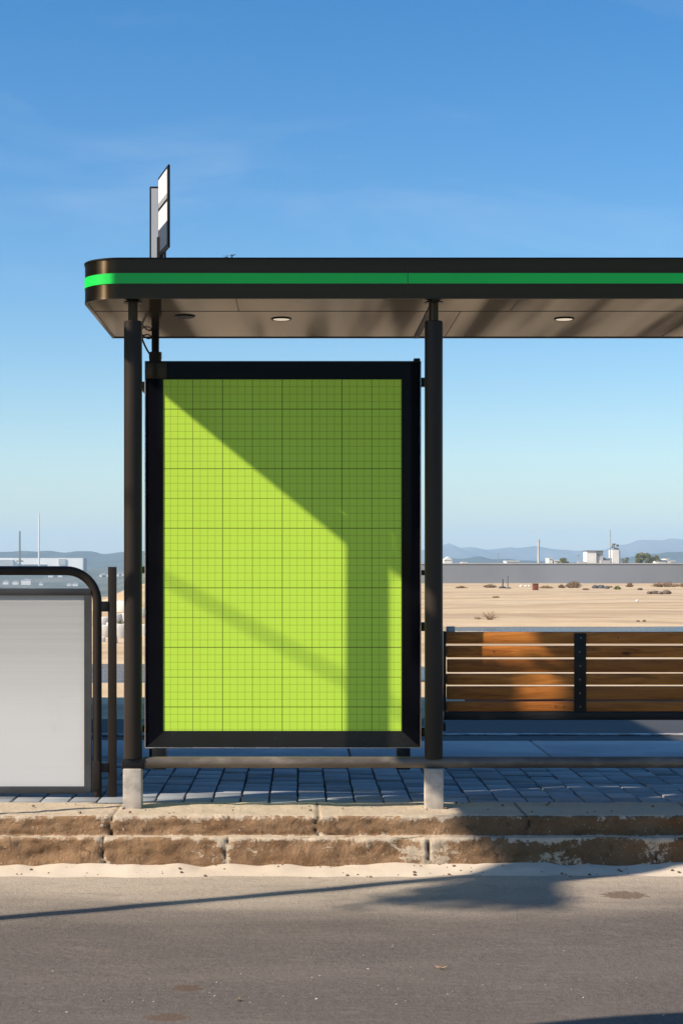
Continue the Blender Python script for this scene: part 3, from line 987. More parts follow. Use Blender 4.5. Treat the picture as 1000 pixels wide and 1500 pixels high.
# ------------------------------------------------------------------ barrier with frosted panel
GY = 7.95
ga = thing('barrier_panel', 'tubular steel barrier with a frosted ribbed sheet at the left of the bus shelter', 'barrier', (-1.75, GY, .23))
pxm = F / GY
xr = wx(142.5, GY); zt = wz(836, GY); rb = .155
pts = [(-2.55, GY, zt)]
for i in range(13):
    a = PI / 2 - PI / 2 * i / 12
    pts.append((xr - rb + rb * math.cos(a), GY, zt - rb + rb * math.sin(a)))
pts.append((xr, GY, .225))
pl = [(-2.6 + 0, GY, .225)] 
left = []
for i in range(13):
    a = PI - PI / 2 * i / 12
    left.append((-2.6 + rb + rb * math.cos(a), GY, zt - rb + rb * math.sin(a)))
b = MB(); b.tube(pl + left + pts[1:], .0225, 24)
b.build('tube_frame', M['post'], ga, 50)
fx0, fx1, fz0, fz1 = -2.55, wx(134, GY), wz(1162, GY), wz(862, GY)
w_ = .034
b = MB()
b.box(fx0, fx1, GY - .02, GY + .02, fz1 - w_, fz1, .003); b.box(fx0, fx1, GY - .02, GY + .02, fz0, fz0 + w_, .003)
b.box(fx0, fx0 + w_, GY - .019, GY + .019, fz0 + w_ - .001, fz1 - w_ + .001); b.box(fx1 - w_, fx1, GY - .019, GY + .019, fz0 + w_ - .001, fz1 - w_ + .001)
b.build('sheet_frame', mat('grey_steel', (.055, .053, .052), .4, .2, .2, 6, .1, 90, .001), ga)
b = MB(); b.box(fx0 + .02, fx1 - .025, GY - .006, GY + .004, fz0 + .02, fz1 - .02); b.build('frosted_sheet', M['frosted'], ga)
b = MB(); b.box(wx(158.3, GY), wx(170.7, GY), GY - .010, GY + .012, .225, wz(830.5, GY), .003); b.build('flat_bar', M['post'], ga)
for (y0, y1, m) in ((881, 896, 'post_dark'), (1117.5, 1131, 'post_dark')):
    b = MB(); b.box(xr + .012, wx(159, GY), GY - .014, GY + .014, wz(y1, GY), wz(y0, GY), .002); b.build('bar_bracket', M[m], ga)
b = MB(); b.box(wx(136, GY), wx(147, GY), GY - .026, GY - .018, wz(1157, GY), wz(1115, GY), .003); b.build('foot_plate', M['post'], ga)

# ------------------------------------------------------------------ far wall and what stands behind it
DW = 118.0
wt, wb = wz(825, DW), wz(861, DW)
fw = MB(); 
xw0, xw1 = wx(598, DW), 70
fw.box(xw0, xw1, DW, DW + .35, -.2, wt - .06)
fwall = thing('boundary_wall', 'long low grey boundary wall across the far side of the sand', 'wall', (20, DW, 0))
fw.build('wall', M['wallgrey'], fwall)
MB().box(xw0 - .05, xw1, DW - .05, DW + .4, wt - .06, wt).build('coping', M['grey_wall'], fwall)

D2 = 330.0
def pbox(b, x0, x1, y0, y1, d=D2, depth=4.0, zb=None):
    b.box(wx(x0, d), wx(x1, d), d, d + depth, wz(y1, d) if zb is None else zb, wz(y0, d))
# box-shaped white house
hs = thing('white_house', 'boxy white house behind the grey wall, its right side greyed as shade', 'house', (wx(872, D2), D2, 0))
b = MB(); pbox(b, 859, 873, 807.6, 0, zb=-.3); b.build('front_wing', M['white_wall'], hs)
b = MB(); pbox(b, 873, 883, 807.6, 0, D2 + .3, 3.6, zb=-.3); b.build('shaded_side', M['grey_wall'], hs)  # grey colour stands in for shade on the right side
b = MB(); pbox(b, 858.4, 883.4, 806.6, 807.6, D2 - .2, 4.4); b.build('roof', M['dark_roof'], hs)
b = MB(); x0, x1 = wx(882, D2), wx(893, D2)
b.prism([(x0, wz(815.5, D2)), (x1, wz(820, D2)), (x1, -.3), (x0, -.3)], 'y', D2 + .5, D2 + 4); b.build('lean_to', M['dark_roof'], hs)
b = MB(); pbox(b, 848.5, 859, 823, 0, D2 - 1, 3, zb=-.3); b.build('annexe', M['grey_wall'], hs)
b = MB(); pbox(b, 880, 893, 821, 0, D2 - 1.5, 2, zb=-.3); b.build('annexe', M['grey_wall'], hs)
b = MB(); pbox(b, 875.5, 877.5, 812, 814.5, D2 + .2, .3); b.build('window', M['dark_roof'], hs)
# white tower with dark aerials
tw = thing('white_tower', 'narrow white tower topped with a cluster of black aerials', 'tower', (wx(902, D2), D2, 0))
b = MB(); pbox(b, 896.5, 906.5, 805.5, 0, zb=-.3); b.build('shaft', M['white_wall'], tw)
b = MB(); pbox(b, 906.4, 908, 805.8, 0, D2 + .2, 3.5, zb=-.3); b.build('side', M['grey_wall'], tw)
for (x0, y0, x1, y1, m) in ((895, 796.3, 898.2, 801.5, 'grey_wall'), (897, 796.2, 902.5, 798, 'dark_roof'), (897, 798, 899, 802.5, 'dark_roof'), (904, 797.5, 907, 800.5, 'dark_roof'), (901, 802.6, 907.5, 805, 'dark_roof')):
    b = MB(); xm, zm = (wx(x0, D2) + wx(x1, D2)) / 2, (wz(y0, D2) + wz(y1, D2)) / 2
    b.box(wx(x0, D2), wx(x1, D2), D2 + .6, D2 + 1.4, wz(y1, D2), wz(y0, D2), .05, rot=Matrix.Rotation(.25 if x0 > 900 else 0, 3, 'Y')); b.build('aerial', M[m], tw)
MB().tube([(wx(901, D2), D2 + 1, wz(806, D2)), (wx(901, D2), D2 + 1, wz(796.5, D2))], .08, 8).build('aerial_mast', M['dark_roof'], tw)
# masts and poles
def mast(name, px, top, d, r, label, cat, m='pole_grey', arms=(), zb=-.3):
    o = thing(name, label, cat, (wx(px, d), d, zb))
    MB().tube([(wx(px, d), d, zb), (wx(px, d), d, wz(top, d))], r, 10, r1=r * .7).build('shaft', M[m], o)
    for (ay, hw, th) in arms:
        b = MB(); b.box(wx(px - hw, d), wx(px + hw, d), d - .08, d + .08, wz(ay + th, d), wz(ay, d)); b.build('crossarm', M[m], o)
    return o
mast('radio_mast', 893.5, 776, D2 - 4, .11, 'tall thin grey radio mast beside the white tower', 'mast', arms=((784, 1, .6),))
mast('utility_pole', 788.5, 790.5, D2 - 20, .26, 'thick utility pole with stacked crossarms rising above the grey wall', 'utility pole', 'grey_wall', ((790.5, 2.2, 1.2), (792.8, 2.5, 1.2), (795, 1.8, 1), (802, 2.2, 1.2)))
mast('street_lamp', 847, 814, D2 - 10, .12, 'short street lamp with a pale head near the boxy white house', 'street lamp', arms=((813.2, 1.7, 1.6),))
mast('flood_lamp', 729, 811.5, D2 + 60, .08, 'faint thin lamp post against the mountains behind the wall', 'lamp post', arms=((811, 1, 1),))
mast('lamp_post', 973.5, 816, D2 + 60, .08, 'thin lamp post beside the small white shed behind the wall', 'lamp post', arms=((815.6, .8, .8),))
# small roofs peeping over the wall
def small(name, label, x0, x1, y0, gable=False, d=D2 + 40, roof='white_wall'):
    o = thing(name, label, 'building', ((wx(x0, d) + wx(x1, d)) / 2, d, 0), None)
    b = MB()
    if gable:
        xm = wx(x0 + (x1 - x0) * .55, d)
        b.box(wx(x0, d), wx(x1, d), d, d + 5, -.3, wz(y0 + 5, d)); b.build('walls', M['white_wall'], o)
        b = MB(); b.prism([(wx(x0 - .3, d), wz(y0 + 5, d)), (xm, wz(y0, d)), (wx(x1 + .3, d), wz(y0 + 5, d))], 'y', d - .1, d + 5); b.build('roof', M[roof], o)
    else:
        b.box(wx(x0, d), wx(x1, d), d, d + 5, -.3, wz(y0 + 1, d)); b.build('walls', M['white_wall'], o)
        b = MB(); b.box(wx(x0 - .4, d), wx(x1 + .4, d), d - .2, d + 5.2, wz(y0 + 1, d), wz(y0, d)); b.build('roof', M[roof], o)
small('gabled_house', 'white gabled house just right of the dark post', 650, 662, 815.5, True)
small('low_shed', 'long low white shed roof left of the utility pole', 741, 760, 821.5)
small('white_shed', 'small white block beside the left tree behind the wall', 803.5, 809, 817.5)
small('flat_store', 'tiny pale flat roof below the mountains far behind the wall', 677, 684, 823.3)
small('white_hut', 'narrow white hut right of the dark green trees', 976, 980, 818.5)
small('pale_store', 'low pale roof at the right end behind the wall', 980.5, 988, 821.5)
small('grey_roof_house', 'low house with a dark roof between the right trees and the narrow hut', 963, 975, 820.5, roof='dark_roof')
small('white_store', 'low white roof under the left tree', 811, 823, 820.5)


def tree(px, d, h_px, w_px, label, seed, n=900, clumps=9):
    rnd = random.Random(seed)
    x = wx(px, d); top = wz(CY - 0, d)
    base = -.3
    ztop = wz(h_px, d); W = w_px / F * d / 2
    o = thing('tree', label, 'tree', (x, d, base), 'trees behind the far wall')
    b = MB(); b.tube([(x, d, base), (x + .1, d, base + (ztop - base) * .35), (x + .05, d, ztop - W * .5)], .22, 8, r1=.06)
    for k in range(5):
        a = rnd.uniform(0, 2 * PI); z0 = base + (ztop - base) * rnd.uniform(.3, .55)
        b.tube([(x, d, z0), (x + math.cos(a) * W * .6, d + math.sin(a) * W * .6, z0 + (ztop - z0) * .6)], .09, 6, r1=.03)
    b.build('trunk', M['bark'], o)
    bm = bmesh.new()
    cl = []
    for k in range(clumps):
        a = rnd.uniform(0, 2 * PI); rr = rnd.uniform(.2, .85) * W
        f = rr / W
        cl.append((x + math.cos(a) * rr, d + math.sin(a) * rr, ztop - W * .3 - (ztop - base) * rnd.uniform(.0, .5) * (.35 + f), W * rnd.uniform(.28, .45)))
    for k in range(n):
        c = rnd.choice(cl)
        v = Vector((rnd.gauss(0, 1), rnd.gauss(0, 1), rnd.gauss(0, .9))).normalized() * c[3] * rnd.uniform(.4, 1.08)
        p = Vector(c[:3]) + v
        s = W * rnd.uniform(.035, .075)
        q = Vector((rnd.gauss(0, 1), rnd.gauss(0, 1), rnd.gauss(0, 1))).normalized(); r = q.orthogonal().normalized(); t = q.cross(r)
        vs = [bm.verts.new(p + r * s * 1.4), bm.verts.new(p + t * s), bm.verts.new(p - r * s * 1.4), bm.verts.new(p - t * s)]
        bm.faces.new(vs)
    me = bpy.data.meshes.new('crown'); bm.to_mesh(me); bm.free(); me.materials.append(M['leaf'])
    c = bpy.data.objects.new('crown', me); COL.objects.link(c); c.parent = o; c.location = -o.location
tree(825, D2 - 14, 812, 20, 'small olive tree beside the low white roof behind the wall', 3)
tree(938, D2 - 14, 808.5, 24, 'taller left half of the pair of dark green trees right of the tower', 4, 1300, 12)
tree(952, D2 - 12, 810, 24, 'lower right half of the pair of dark green trees right of the tower', 5, 1300, 12)
tree(916, D2 - 8, 815.5, 15, 'small low bushy tree right at the foot of the white tower', 6, 700, 7)

# left: long white building on the far rise with two masts
D3 = 1420.0
lb = thing('long_white_building', 'long low white building on the far rise seen above the barrier', 'building', (wx(40, D3), D3, 0))
b = MB(); b.box(wx(-60, D3), wx(122.5, D3), D3, D3 + 14, -8, wz(817.5, D3)); b.build('front_block', mat('bright_white_wall', (.88, .85, .79), .8, 0, .05, .1), lb)
b = MB(); b.box(wx(122.4, D3), wx(124.4, D3), D3 + .5, D3 + 13, -8, wz(818, D3)); b.build('end_wall', M['dark_roof'], lb)
b = MB(); b.box(wx(86, D3), wx(96, D3), D3 - 1, D3 + 1, wz(828, D3), wz(818.5, D3)); b.build('bay', M['grey_wall'], lb)
b = MB(); b.box(wx(-40, D3), wx(20, D3), D3 - 2, D3 + 1, wz(829, D3), wz(820, D3)); b.build('annexe', M['grey_wall'], lb)
b = MB(); b.box(wx(27, D3), wx(70, D3), D3 - 5, D3 - 1, wz(832, D3), wz(827, D3)); b.build('canopy', M['dark_roof'], lb)
mast('tall_mast', 57, 752, D3 - 16, .85, 'tall white mast before the long white building', 'mast', 'white_wall', ((786, 2, 2),), zb=-9)
mast('brown_mast', 29, 778, D3 - 20, 1.0, 'shorter thick brown mast before the long white building', 'mast', 'bark', ((821, 5, 2),), zb=-9)
# houses of the far town
rnd = random.Random(21)
town = ((38, 857, 7, 3.5), (22, 850, 4, 2), (60, 855, 3, 1.5), (88, 849, 3.5, 1.6), (110, 853, 4, 1.8), (8, 858, 4, 2), (74, 846, 4, 1.6), (150, 846, 5, 2), (160, 848, 4, 2.2), (174, 846.5, 4, 2), (178, 839, 4, 1.6), (152, 838, 3, 1.4), (101, 858, 3, 1.5))
for i, (px, py, w, h) in enumerate(town):
    d = 1180 + (py < 850) * 130
    x = wx(px, d); z = ground_z(x, d)
    o = thing('town_house', 'one of the tiny white houses scattered in the hazy town at far left', 'house', (x, d, z), 'tiny white houses of the far town')
    b = MB(); b.box(x - w / 2, x + w / 2, d, d + 5, z - 1.0, z + h); b.build('walls', M['white_wall'], o)
    b = MB(); b.prism([(x - w / 2 - .2, z + h), (x, z + h + 1.0), (x + w / 2 + .2, z + h)], 'y', d - .2, d + 5.2); b.build('roof', M['grey_wall'], o)

# ------------------------------------------------------------------ scattered things on the sand
def gz(x, y): return ground_z(x, y)
def bush(px, py, w, h, label, m, seed, d=None, n=70, grp=None):
    d = d or gd(py); x = wx(px, d); z = gz(x, d); k = d / F
    rnd = random.Random(seed)
    b = MB(); W = w * k / 2; Hh = h * k
    for i in range(n):
        a = rnd.uniform(0, 2 * PI); r = rnd.uniform(0, 1) ** .6
        p = Vector((x + math.cos(a) * W * r * .5, d + math.sin(a) * W * .35 * r, z - .02))
        t = Vector((x + math.cos(a) * W * r, d + math.sin(a) * W * .5 * r, z + Hh * (1 - .75 * r * r) * rnd.uniform(.65, 1.05)))
        mid = (p + t) / 2 + Vector((rnd.uniform(-1, 1) * W * .12, 0, Hh * .12))
        b.tube([p, mid, t], k * .32, 4, r1=k * .16, caps=False)
        for q in range(5):
            c = mid.lerp(t, rnd.uniform(.2, 1)) + Vector((rnd.uniform(-1, 1), rnd.uniform(-1, 1), rnd.uniform(-1, 1))) * W * .09
            s = k * rnd.uniform(.35, .8)
            qv = Vector((rnd.gauss(0, 1), rnd.gauss(0, 1), rnd.gauss(0, 1))).normalized(); rr = qv.orthogonal().normalized(); tt = qv.cross(rr)
            b.face([c + rr * s, c + tt * s * .6, c - rr * s, c - tt * s * .6])
    tag(b.build('bush', M[m], origin=(x, d, z)), label, 'bush', grp)
G = 'dry bushes on the sand'
bush(717, 862, 22, 6, 'low dry bush just left of the two dark stakes', 'shrub_brown', 1, grp=G)
bush(676, 863, 20, 3, 'flat brown bush near the right post, in front of the grey wall', 'shrub_brown', 2, grp=G)
bush(840, 862, 28, 11, 'largest brown bush, mounded in front of the grey wall', 'shrub_brown', 3, n=120, grp=G)
bush(822, 862, 12, 6, 'small brown bush leaning on the left of the largest bush', 'shrub_brown', 4, grp=G)
bush(800, 862.5, 26, 4, 'low brown bush just right of the rusty box', 'shrub_brown', 5, grp=G)
bush(904, 865, 13, 6, 'small green bush in front of the grey wall', 'shrub_green', 6, grp=G)
bush(922, 861, 13, 7, 'upright brown bush right of the small green one', 'shrub_brown', 7, grp=G)
bush(975, 861, 48, 8, 'long dark brown bush at the right against the wall', 'shrub_brown', 8, n=140, grp=G)
bush(1003, 861.5, 24, 8, 'dark brown bush cut by the right border of the photo', 'shrub_brown', 14, n=70, grp=G)
bush(726, 877, 14, 3, 'tiny brown tuft in the middle of the sand', 'shrub_brown', 9, n=30, grp=G)
bush(858, 866.5, 14, 3, 'tiny dark tuft in front of the largest brown bush', 'shrub_brown', 10, n=30, grp=G)
bush(893, 861.8, 12, 3, 'faint low tuft between the slate pile and the green bush', 'shrub_brown', 12, n=30, grp=G)

# twiggy dry plant near the bench
def twig_plant(px, py, w, h, seed, n, label):
    d = gd(py, .14); x = wx(px, d); z = gz(x, d); k = d / F
    rnd = random.Random(seed); b = MB()
    for i in range(n):
        a = rnd.uniform(-1, 1) * 1.25; dep = rnd.uniform(-.5, .5)
        Lg = h * k * rnd.uniform(.55, 1.0) * (1 + .25 * abs(a))
        p = Vector((x + rnd.uniform(-.1, .1) * w * k, d, z - .02)); q = p + Vector((math.sin(a) * Lg, dep * Lg, math.cos(a) * Lg))
        m_ = p.lerp(q, .5) + Vector((0, 0, Lg * .1))
        b.tube([p, m_, q], k * .28, 4, r1=k * .12, caps=False)
        for j in range(3):
            s = m_.lerp(q, rnd.uniform(0, .9)); e2 = s + Vector((math.sin(a + rnd.uniform(-.8, .8)), rnd.uniform(-.3, .3), math.cos(a) * .8)) * Lg * .3
            b.tube([s, e2], k * .16, 3, r1=k * .1, caps=False)
    tag(b.build('dry_plant', M['twig'], origin=(x, d, z)), label, 'plant', 'dry twiggy plants')
twig_plant(717, 908, 18, 13, 5, 40, 'twiggy dry plant on the sand just above the bench')
twig_plant(699, 907.5, 14, 6, 6, 22, 'low sprawling dry plant left of the twiggier one above the bench')

def rocks(name, m, spots, label, cat, grp, amp=.35):
    for i, (px, py, w, h) in enumerate(spots):
        d = gd(py); x = wx(px, d); z = gz(x, d); k = d / F
        b = MB(); b.blob((x, d, z + h * k * .35), w * k / 2, 3, amp, 1.8, (1, .8, h / w * 1.3), i + px)
        tag(b.build(name, M[m], origin=(x, d, z)), label[i] if isinstance(label, (list, tuple)) else label, cat, grp)
rocks('rock', 'rock_dark', ((951, 872.5, 8, 4), (959, 872, 11, 5), (967, 873, 8, 4), (976, 871.5, 13, 6)), ['leftmost and smallest of four brown rocks in a row on the sand', 'second from left of four brown rocks in a row on the sand', 'third from left of four brown rocks in a row on the sand', 'rightmost and biggest of four brown rocks in a row on the sand'], 'rock', 'row of brown rocks')
rocks('stone', 'rock_dark', ((937, 866, 8, 3),), 'lone reddish brown stone right of the small green bush', 'stone', None)
rocks('clod', 'rock_dark', ((934, 911, 5, 2.5), (943, 911, 5, 3)), ['left of two dark clods on the sand above the bench', 'right of two dark clods on the sand above the bench'], 'clod', 'dark clods above the bench')
rocks('rubble', 'rock_blue', ((871, 862.5, 9, 5), (880, 862.5, 12, 5), (888, 863, 8, 4), (735, 863, 10, 3), (744, 863.5, 8, 2)), ['left piece of the slate rubble pile right of the largest bush', 'middle piece of the slate rubble pile right of the largest bush', 'right piece of the slate rubble pile right of the largest bush', 'dark stone at the foot of the left stake', 'dark stone at the foot of the right stake'], 'rubble', 'slate rubble')
rocks('pale_stone', 'rock_white', ((933, 885, 4, 3), (763, 859.8, 5, 2.5), (770, 859.8, 5, 2.2), (775, 859.5, 4, 2)), ['white stone alone in the middle of the sand', 'left of three white stones left of the rusty box', 'middle of three white stones left of the rusty box', 'right of three white stones left of the rusty box'], 'stone', 'white stones')

d = gd(867); x = wx(784.5, d)
rb_ = thing('rusty_box', 'upright rusty steel box standing alone on the sand', 'box', (x, d, gz(x, d)))
b = MB(); b.box(x - 3.8 * d / F, x + 3.8 * d / F, d, d + .35, gz(x, d) - .05, wz(855.6, d), .01); b.build('cabinet', M['rust'], rb_)
b = MB(); b.box(x - 4.1 * d / F, x + 4.1 * d / F, d - .02, d + .37, wz(855.6, d) - .001, wz(854.9, d)); b.build('lid', M['rust'], rb_)
for px, top, w, lbl in ((736, 849, 1.1, 'shorter thick left one of the two dark stakes in the sand'), (743.5, 844, .7, 'taller thin right one of the two dark stakes in the sand')):
    d = gd(863); x = wx(px, d); z = gz(x, d)
    b = MB(); b.tube([(x, d, z - .1), (x, d, wz(top, d))], w * d / F, 10); b.lathe(x, d, [(w * d / F * 1.2, wz(top, d) - .05), (w * d / F * 1.2, wz(top, d)), (w * d / F * .5, wz(top, d) + .03)], 10)
    tag(b.build('stake', M['dark_roof'], origin=(x, d, z)), lbl, 'stake', 'stakes in the sand')

# white rubble blocks on the bank seen between the posts at left
rnd = random.Random(5)
k_ = 0
for (px, py, w, h) in ((151, 927, 15, 14), (163, 921, 16, 12), (176, 928, 16, 16), (189, 924, 15, 12), (154, 912, 13, 10), (172, 908, 15, 11), (184, 905, 14, 9), (209, 926, 11, 13), (166, 938, 12, 9), (178, 890, 14, 12), (209, 900, 10, 12), (150, 938, 9, 6)):
    d = min((24 + q * .1 for q in range(140)), key=lambda q: abs(wz(py + h * .45, q) - gz(wx(px, q), q)) + (q > 36.5) * 9)
    x = wx(px, d); k = d / F; zz = gz(x, d)
    b = MB(); b.box(x - w * k / 2, x + w * k / 2, d - w * k * .4, d + w * k * .4, zz - .05, zz + h * k * 1.25, .02, rot=Matrix.Rotation(rnd.uniform(-.4, .4), 3, 'Z') @ Matrix.Rotation(rnd.uniform(-.12, .12), 3, 'Y'))
    for v in b.bm.verts: v.co += noise.noise_vector(v.co * 5) * .02
    tag(b.build('rubble_block', M['rock_white'], origin=(x, d, zz)), 'white rubble block on the bank seen between barrier and post', 'rubble', 'white rubble blocks on the bank')
bush(176, 897, 8, 10, 'sparse green weed among the white rubble blocks', 'shrub_green', 31, d=29.5, n=25)

# loose grit on the road
rnd = random.Random(11)
b = MB()
for i in range(150):
    y = rnd.uniform(4.75, 7.0); x = rnd.uniform(-.2 * y, .26 * y)
    if rnd.random() < .45: x = rnd.gauss(.1, .5); y = 5.0 + abs(rnd.gauss(0, .25))
    r = rnd.choice((.0013, .0016, .002, .0026, .004)) * rnd.uniform(.7, 1.1)
    b.blob((x, y, road_z(x, y) + r * .35), r, 1, .4, 2, (1.2, 1, .7), i)
kind(b.build('gravel', mat('grit', (.33, .29, .25), .9, 0, .4, 40)), 'stuff', 'tiny pale grit scattered over the dusty road')
b = MB()
for i in range(150):
    x = rnd.uniform(-1.3, 1.7); y = rnd.uniform(7.0, 7.2) if rnd.random() < .6 else rnd.uniform(7.3, 7.66)
    zz = drift_z(x, y) if y < 7.24 else .235
    r = rnd.choice((.0015, .002, .003, .004, .007))
    b.blob((x, y, zz + r * .4), r, 1, .4, 2, (1.2, 1, .8), i)
kind(b.build('kerb_grit', mat('dark_grit', (.16, .11, .07), .9, 0, .4, 40)), 'stuff', 'crumbs of stone lying along the kerb')
for px, py, lbl in ((645, 1420, 'small withered tuft lying on the road'), (350, 1387 + 80, 'tiny dry leaf scrap near the bottom of the road')):
    d = CZ * F / (py - CY); x = wx(px, d)
    b = MB()
    for q in range(9):
        a = rnd.uniform(0, 2 * PI); l = rnd.uniform(.008, .02) * (1 if px > 500 else .5)
        b.tube([(x, d, road_z(x, d) + .002), (x + math.cos(a) * l * 1.3, d + math.sin(a) * l, road_z(x, d) + rnd.uniform(.003, .012))], .0016, 5)
    tag(b.build('withered_tuft', M['twig'], origin=(x, d, 0)), lbl, 'tuft', None)

# ------------------------------------------------------------------ unseen objects left of the frame, placed to throw the shadows
SX, SY, SZ = 2.357, 1.0, 1.933      # direction in which the sunlight travels (x, y, -z)
def cast(u, xp): return 8 - (u - xp) / SX       # y of something at x = xp whose shadow falls on column u of the poster plane
XP = -2.4; ZB = .82 * 2.4 + CZ
rs = thing('road_sign', 'tall pole carrying blank sign boards set across the kerb line, several added only for shade', 'road sign', (XP, cast(3.0, XP), 0))
yp = cast(3.0, XP)
MB().tube([(XP + .0, yp, -.05), (XP, yp, ZB + 1.8)], .038, 16).build('pole', M['pole_grey'], rs)
def board(u0, u1, w0, w1, name='board'):
    MB().box(XP - .05, XP - .03, cast(u1, XP), cast(u0, XP), ZB + w0, ZB + w1, .004).build(name, M['board_grey'], rs)
board(1.06, 4.4, .416, 3.3); board(1.5, 3.7, -.5, .31); 
board(2.15, 3.6, .311, .415, 'shade_bar')  # filler added to close the lit gap between the boards
board(.62, 1.06, .74, 3.3, 'board'); board(.47, .62, .39, 3.3, 'board'); board(-.95, .47, .335, .475, 'shade_arm'); board(.68, 1.5, -.5, .02); board(1.06, 1.5, .02, .416); board(1.5, 1.70, .31, .416, 'shade_bar'); board(1.95, 2.15, .31, .416, 'shade_bar')  # extra boards, fillers and a long bar added to shape the shadows
XT = -7.0
st_ = thing('shadow_tree', 'unseen bent tree added to throw the soft shadow on the road', 'tree', (XT, cast(3.0, XT), 0))  # added out of view for the soft shadow on the road
ZT2 = .82 * 7.0 + CZ
b = MB(); yt = cast(3.0, XT); b.tube([(XT, yt, -.1), (XT, yt, 3.5), (XT, yt, 6.2), (XT, cast(3.35, XT), ZT2 - .35), (XT, cast(3.9, XT), ZT2 - .5)], .05, 10, r1=.02); b.build('trunk', M['bark'], st_)
b = MB(); rnd = random.Random(8)
for q in range(1500):
    u = rnd.gauss(3.72, .42); f = max(0, 1 - abs(u - 3.75) / 1.1)
    wv = -.48 - abs(rnd.gauss(0, .19)) * (.35 + f)
    c = Vector((XT + rnd.uniform(-.3, .3), cast(u, XT), ZT2 + wv)); c.y += (c.x - XT) / SX; c.z -= (c.x - XT) * .82; r_ = rnd.uniform(.02, .045)
    qv = Vector((rnd.gauss(0, 1), rnd.gauss(0, 1), rnd.gauss(0, 1))).normalized(); rr = qv.orthogonal().normalized(); tt = qv.cross(rr)
    b.face([c + rr * r_ * 1.5, c + tt * r_, c - rr * r_ * 1.5, c - tt * r_])
b.build('crown', M['leaf'], st_)
gw = thing('shadow_wire', 'unseen thick cable added to cast the soft band on the poster', 'cable', (XT, cast(3.2, XT), 0))  # added out of view for the diagonal soft band on the poster
MB().tube([(XT - .04, cast(u, XT), CZ + v + (8 - cast(u, XT)) * SZ) for u, v in ((-.72, -.01), (3.0, -2.10))], .013, 10).build('cable', M['cable'], gw)
# loose leaves added to throw the irregular shadow on the bench
vp = thing('shade_leaves', 'unseen loose leaves added to pattern the shade on the bench', 'shade_leaves', (XP, cast(.8, XP), ZB + .6))
b = MB()
def in_mask(u, v):
    if ((u - .70) / .12) ** 2 + ((v + .40) / .10) ** 2 < 1: return True          # left of the lower patch
    if u > .92 and v > -.24 + (1.06 - u) * .9: return True                           # rounded upper right corner
    if ((u - .80) / .05) ** 2 + ((v + .50) / .035) ** 2 < 1: return True
    if .60 < u < 1.08 and abs(v + .262 + .02 * math.sin(u * 25)) < .018: return True
    return False
n_ = 0
while n_ < 900:
    u, v = rnd.uniform(.62, 1.08), rnd.uniform(-.55, .0)
    if not in_mask(u, v): continue
    n_ += 1; r_ = rnd.uniform(.012, .024)
    y_ = cast(u, XP); c = Vector((XP - .04, y_, CZ + v + (8 - y_) * SZ)); dx = rnd.uniform(-.05, .05); c += Vector((dx, dx / SX, -dx * .82))
    qv = Vector((rnd.gauss(0, 1), rnd.gauss(0, 1), rnd.gauss(0, 1))).normalized(); rr = qv.orthogonal().normalized(); tt = qv.cross(rr)
    b.face([c + rr * r_ * 1.4, c + tt * r_, c - rr * r_ * 1.4, c - tt * r_])
b.build('foliage', M['leaf'], vp)
nb = thing('shade_boards', 'unseen blank boards on a thin pole, added to shade the pavement', 'shade board', (.2 - 2.59, 6.9, 0))  # added out of view to shade the front strip of paving
MB().tube([(.2 - 2.59, 6.92, -.05), (.2 - 2.59, 6.92, CZ + 1.1)], .02, 12).build('pole', M['pole_grey'], nb)
for u0, u1 in ((-.28, .25), (.47, 1.25)):
    MB().box(u0 - 2.59, u1 - 2.59, 6.88, 6.9, CZ + .40, CZ + 1.2, .004).build('board', M['board_grey'], nb)
MB().box(.64 - 2.59, 1.28 - 2.59, 6.88, 6.9, CZ + 1.205, CZ + 1.57, .004).build('board', M['board_grey'], nb)
MB().box(.24 - 2.59, .48 - 2.59, 6.885, 6.895, CZ + 1.02, CZ + 1.12).build('shade_bar', M['pole_grey'], nb)  # added to drop a dark band on the left post
tm = thing('shadow_disc', 'unseen disc on a pole, added to shade the road corner', 'shadow disc', (-1.36, 3.75, 0))  # added disc that darkens the near right corner of the road
MB().tube([(-1.36, 3.76, -.05), (-1.36, 3.76, 2.0)], .03, 12).build('pole', M['pole_grey'], tm)
b = MB()
b.prism([(-1.36 + .46 * math.cos(2 * PI * k / 40), 1.99 + .38 * math.sin(2 * PI * k / 40)) for k in range(40)], 'y', 3.70, 3.73); b.build('disc', M['rust'], tm)
ks = thing('shade_building', 'unseen plain beige flat-roofed building added to shade the pavement', 'building', (-6, 10, 0))  # block added out of view to keep the paving in shade
MB().box(-9.5, -2.78, 7.46, 13.3, 0, 4.38, .02).build('wall', M['caster_wall'], ks)
MB().box(-9.6, -2.70, 7.43, 13.36, 4.38, 4.54, .02).build('roof', M['grey_wall'], ks)
MB().box(-9.0, -2.75, 7.21, 7.459, 2.67, 4.37, .01).build('shade_box', M['grey_wall'], ks)  # overhang added to widen the shade on the paving
MB().box(-5.4, -4.4, 7.43, 7.46, .1, 2.3).build('door', M['post_dark'], ks)
for x0 in (-8.6, -7.0): MB().box(x0, x0 + 1.0, 7.435, 7.46, 1.1, 2.4).build('window', M['frame'], ks)

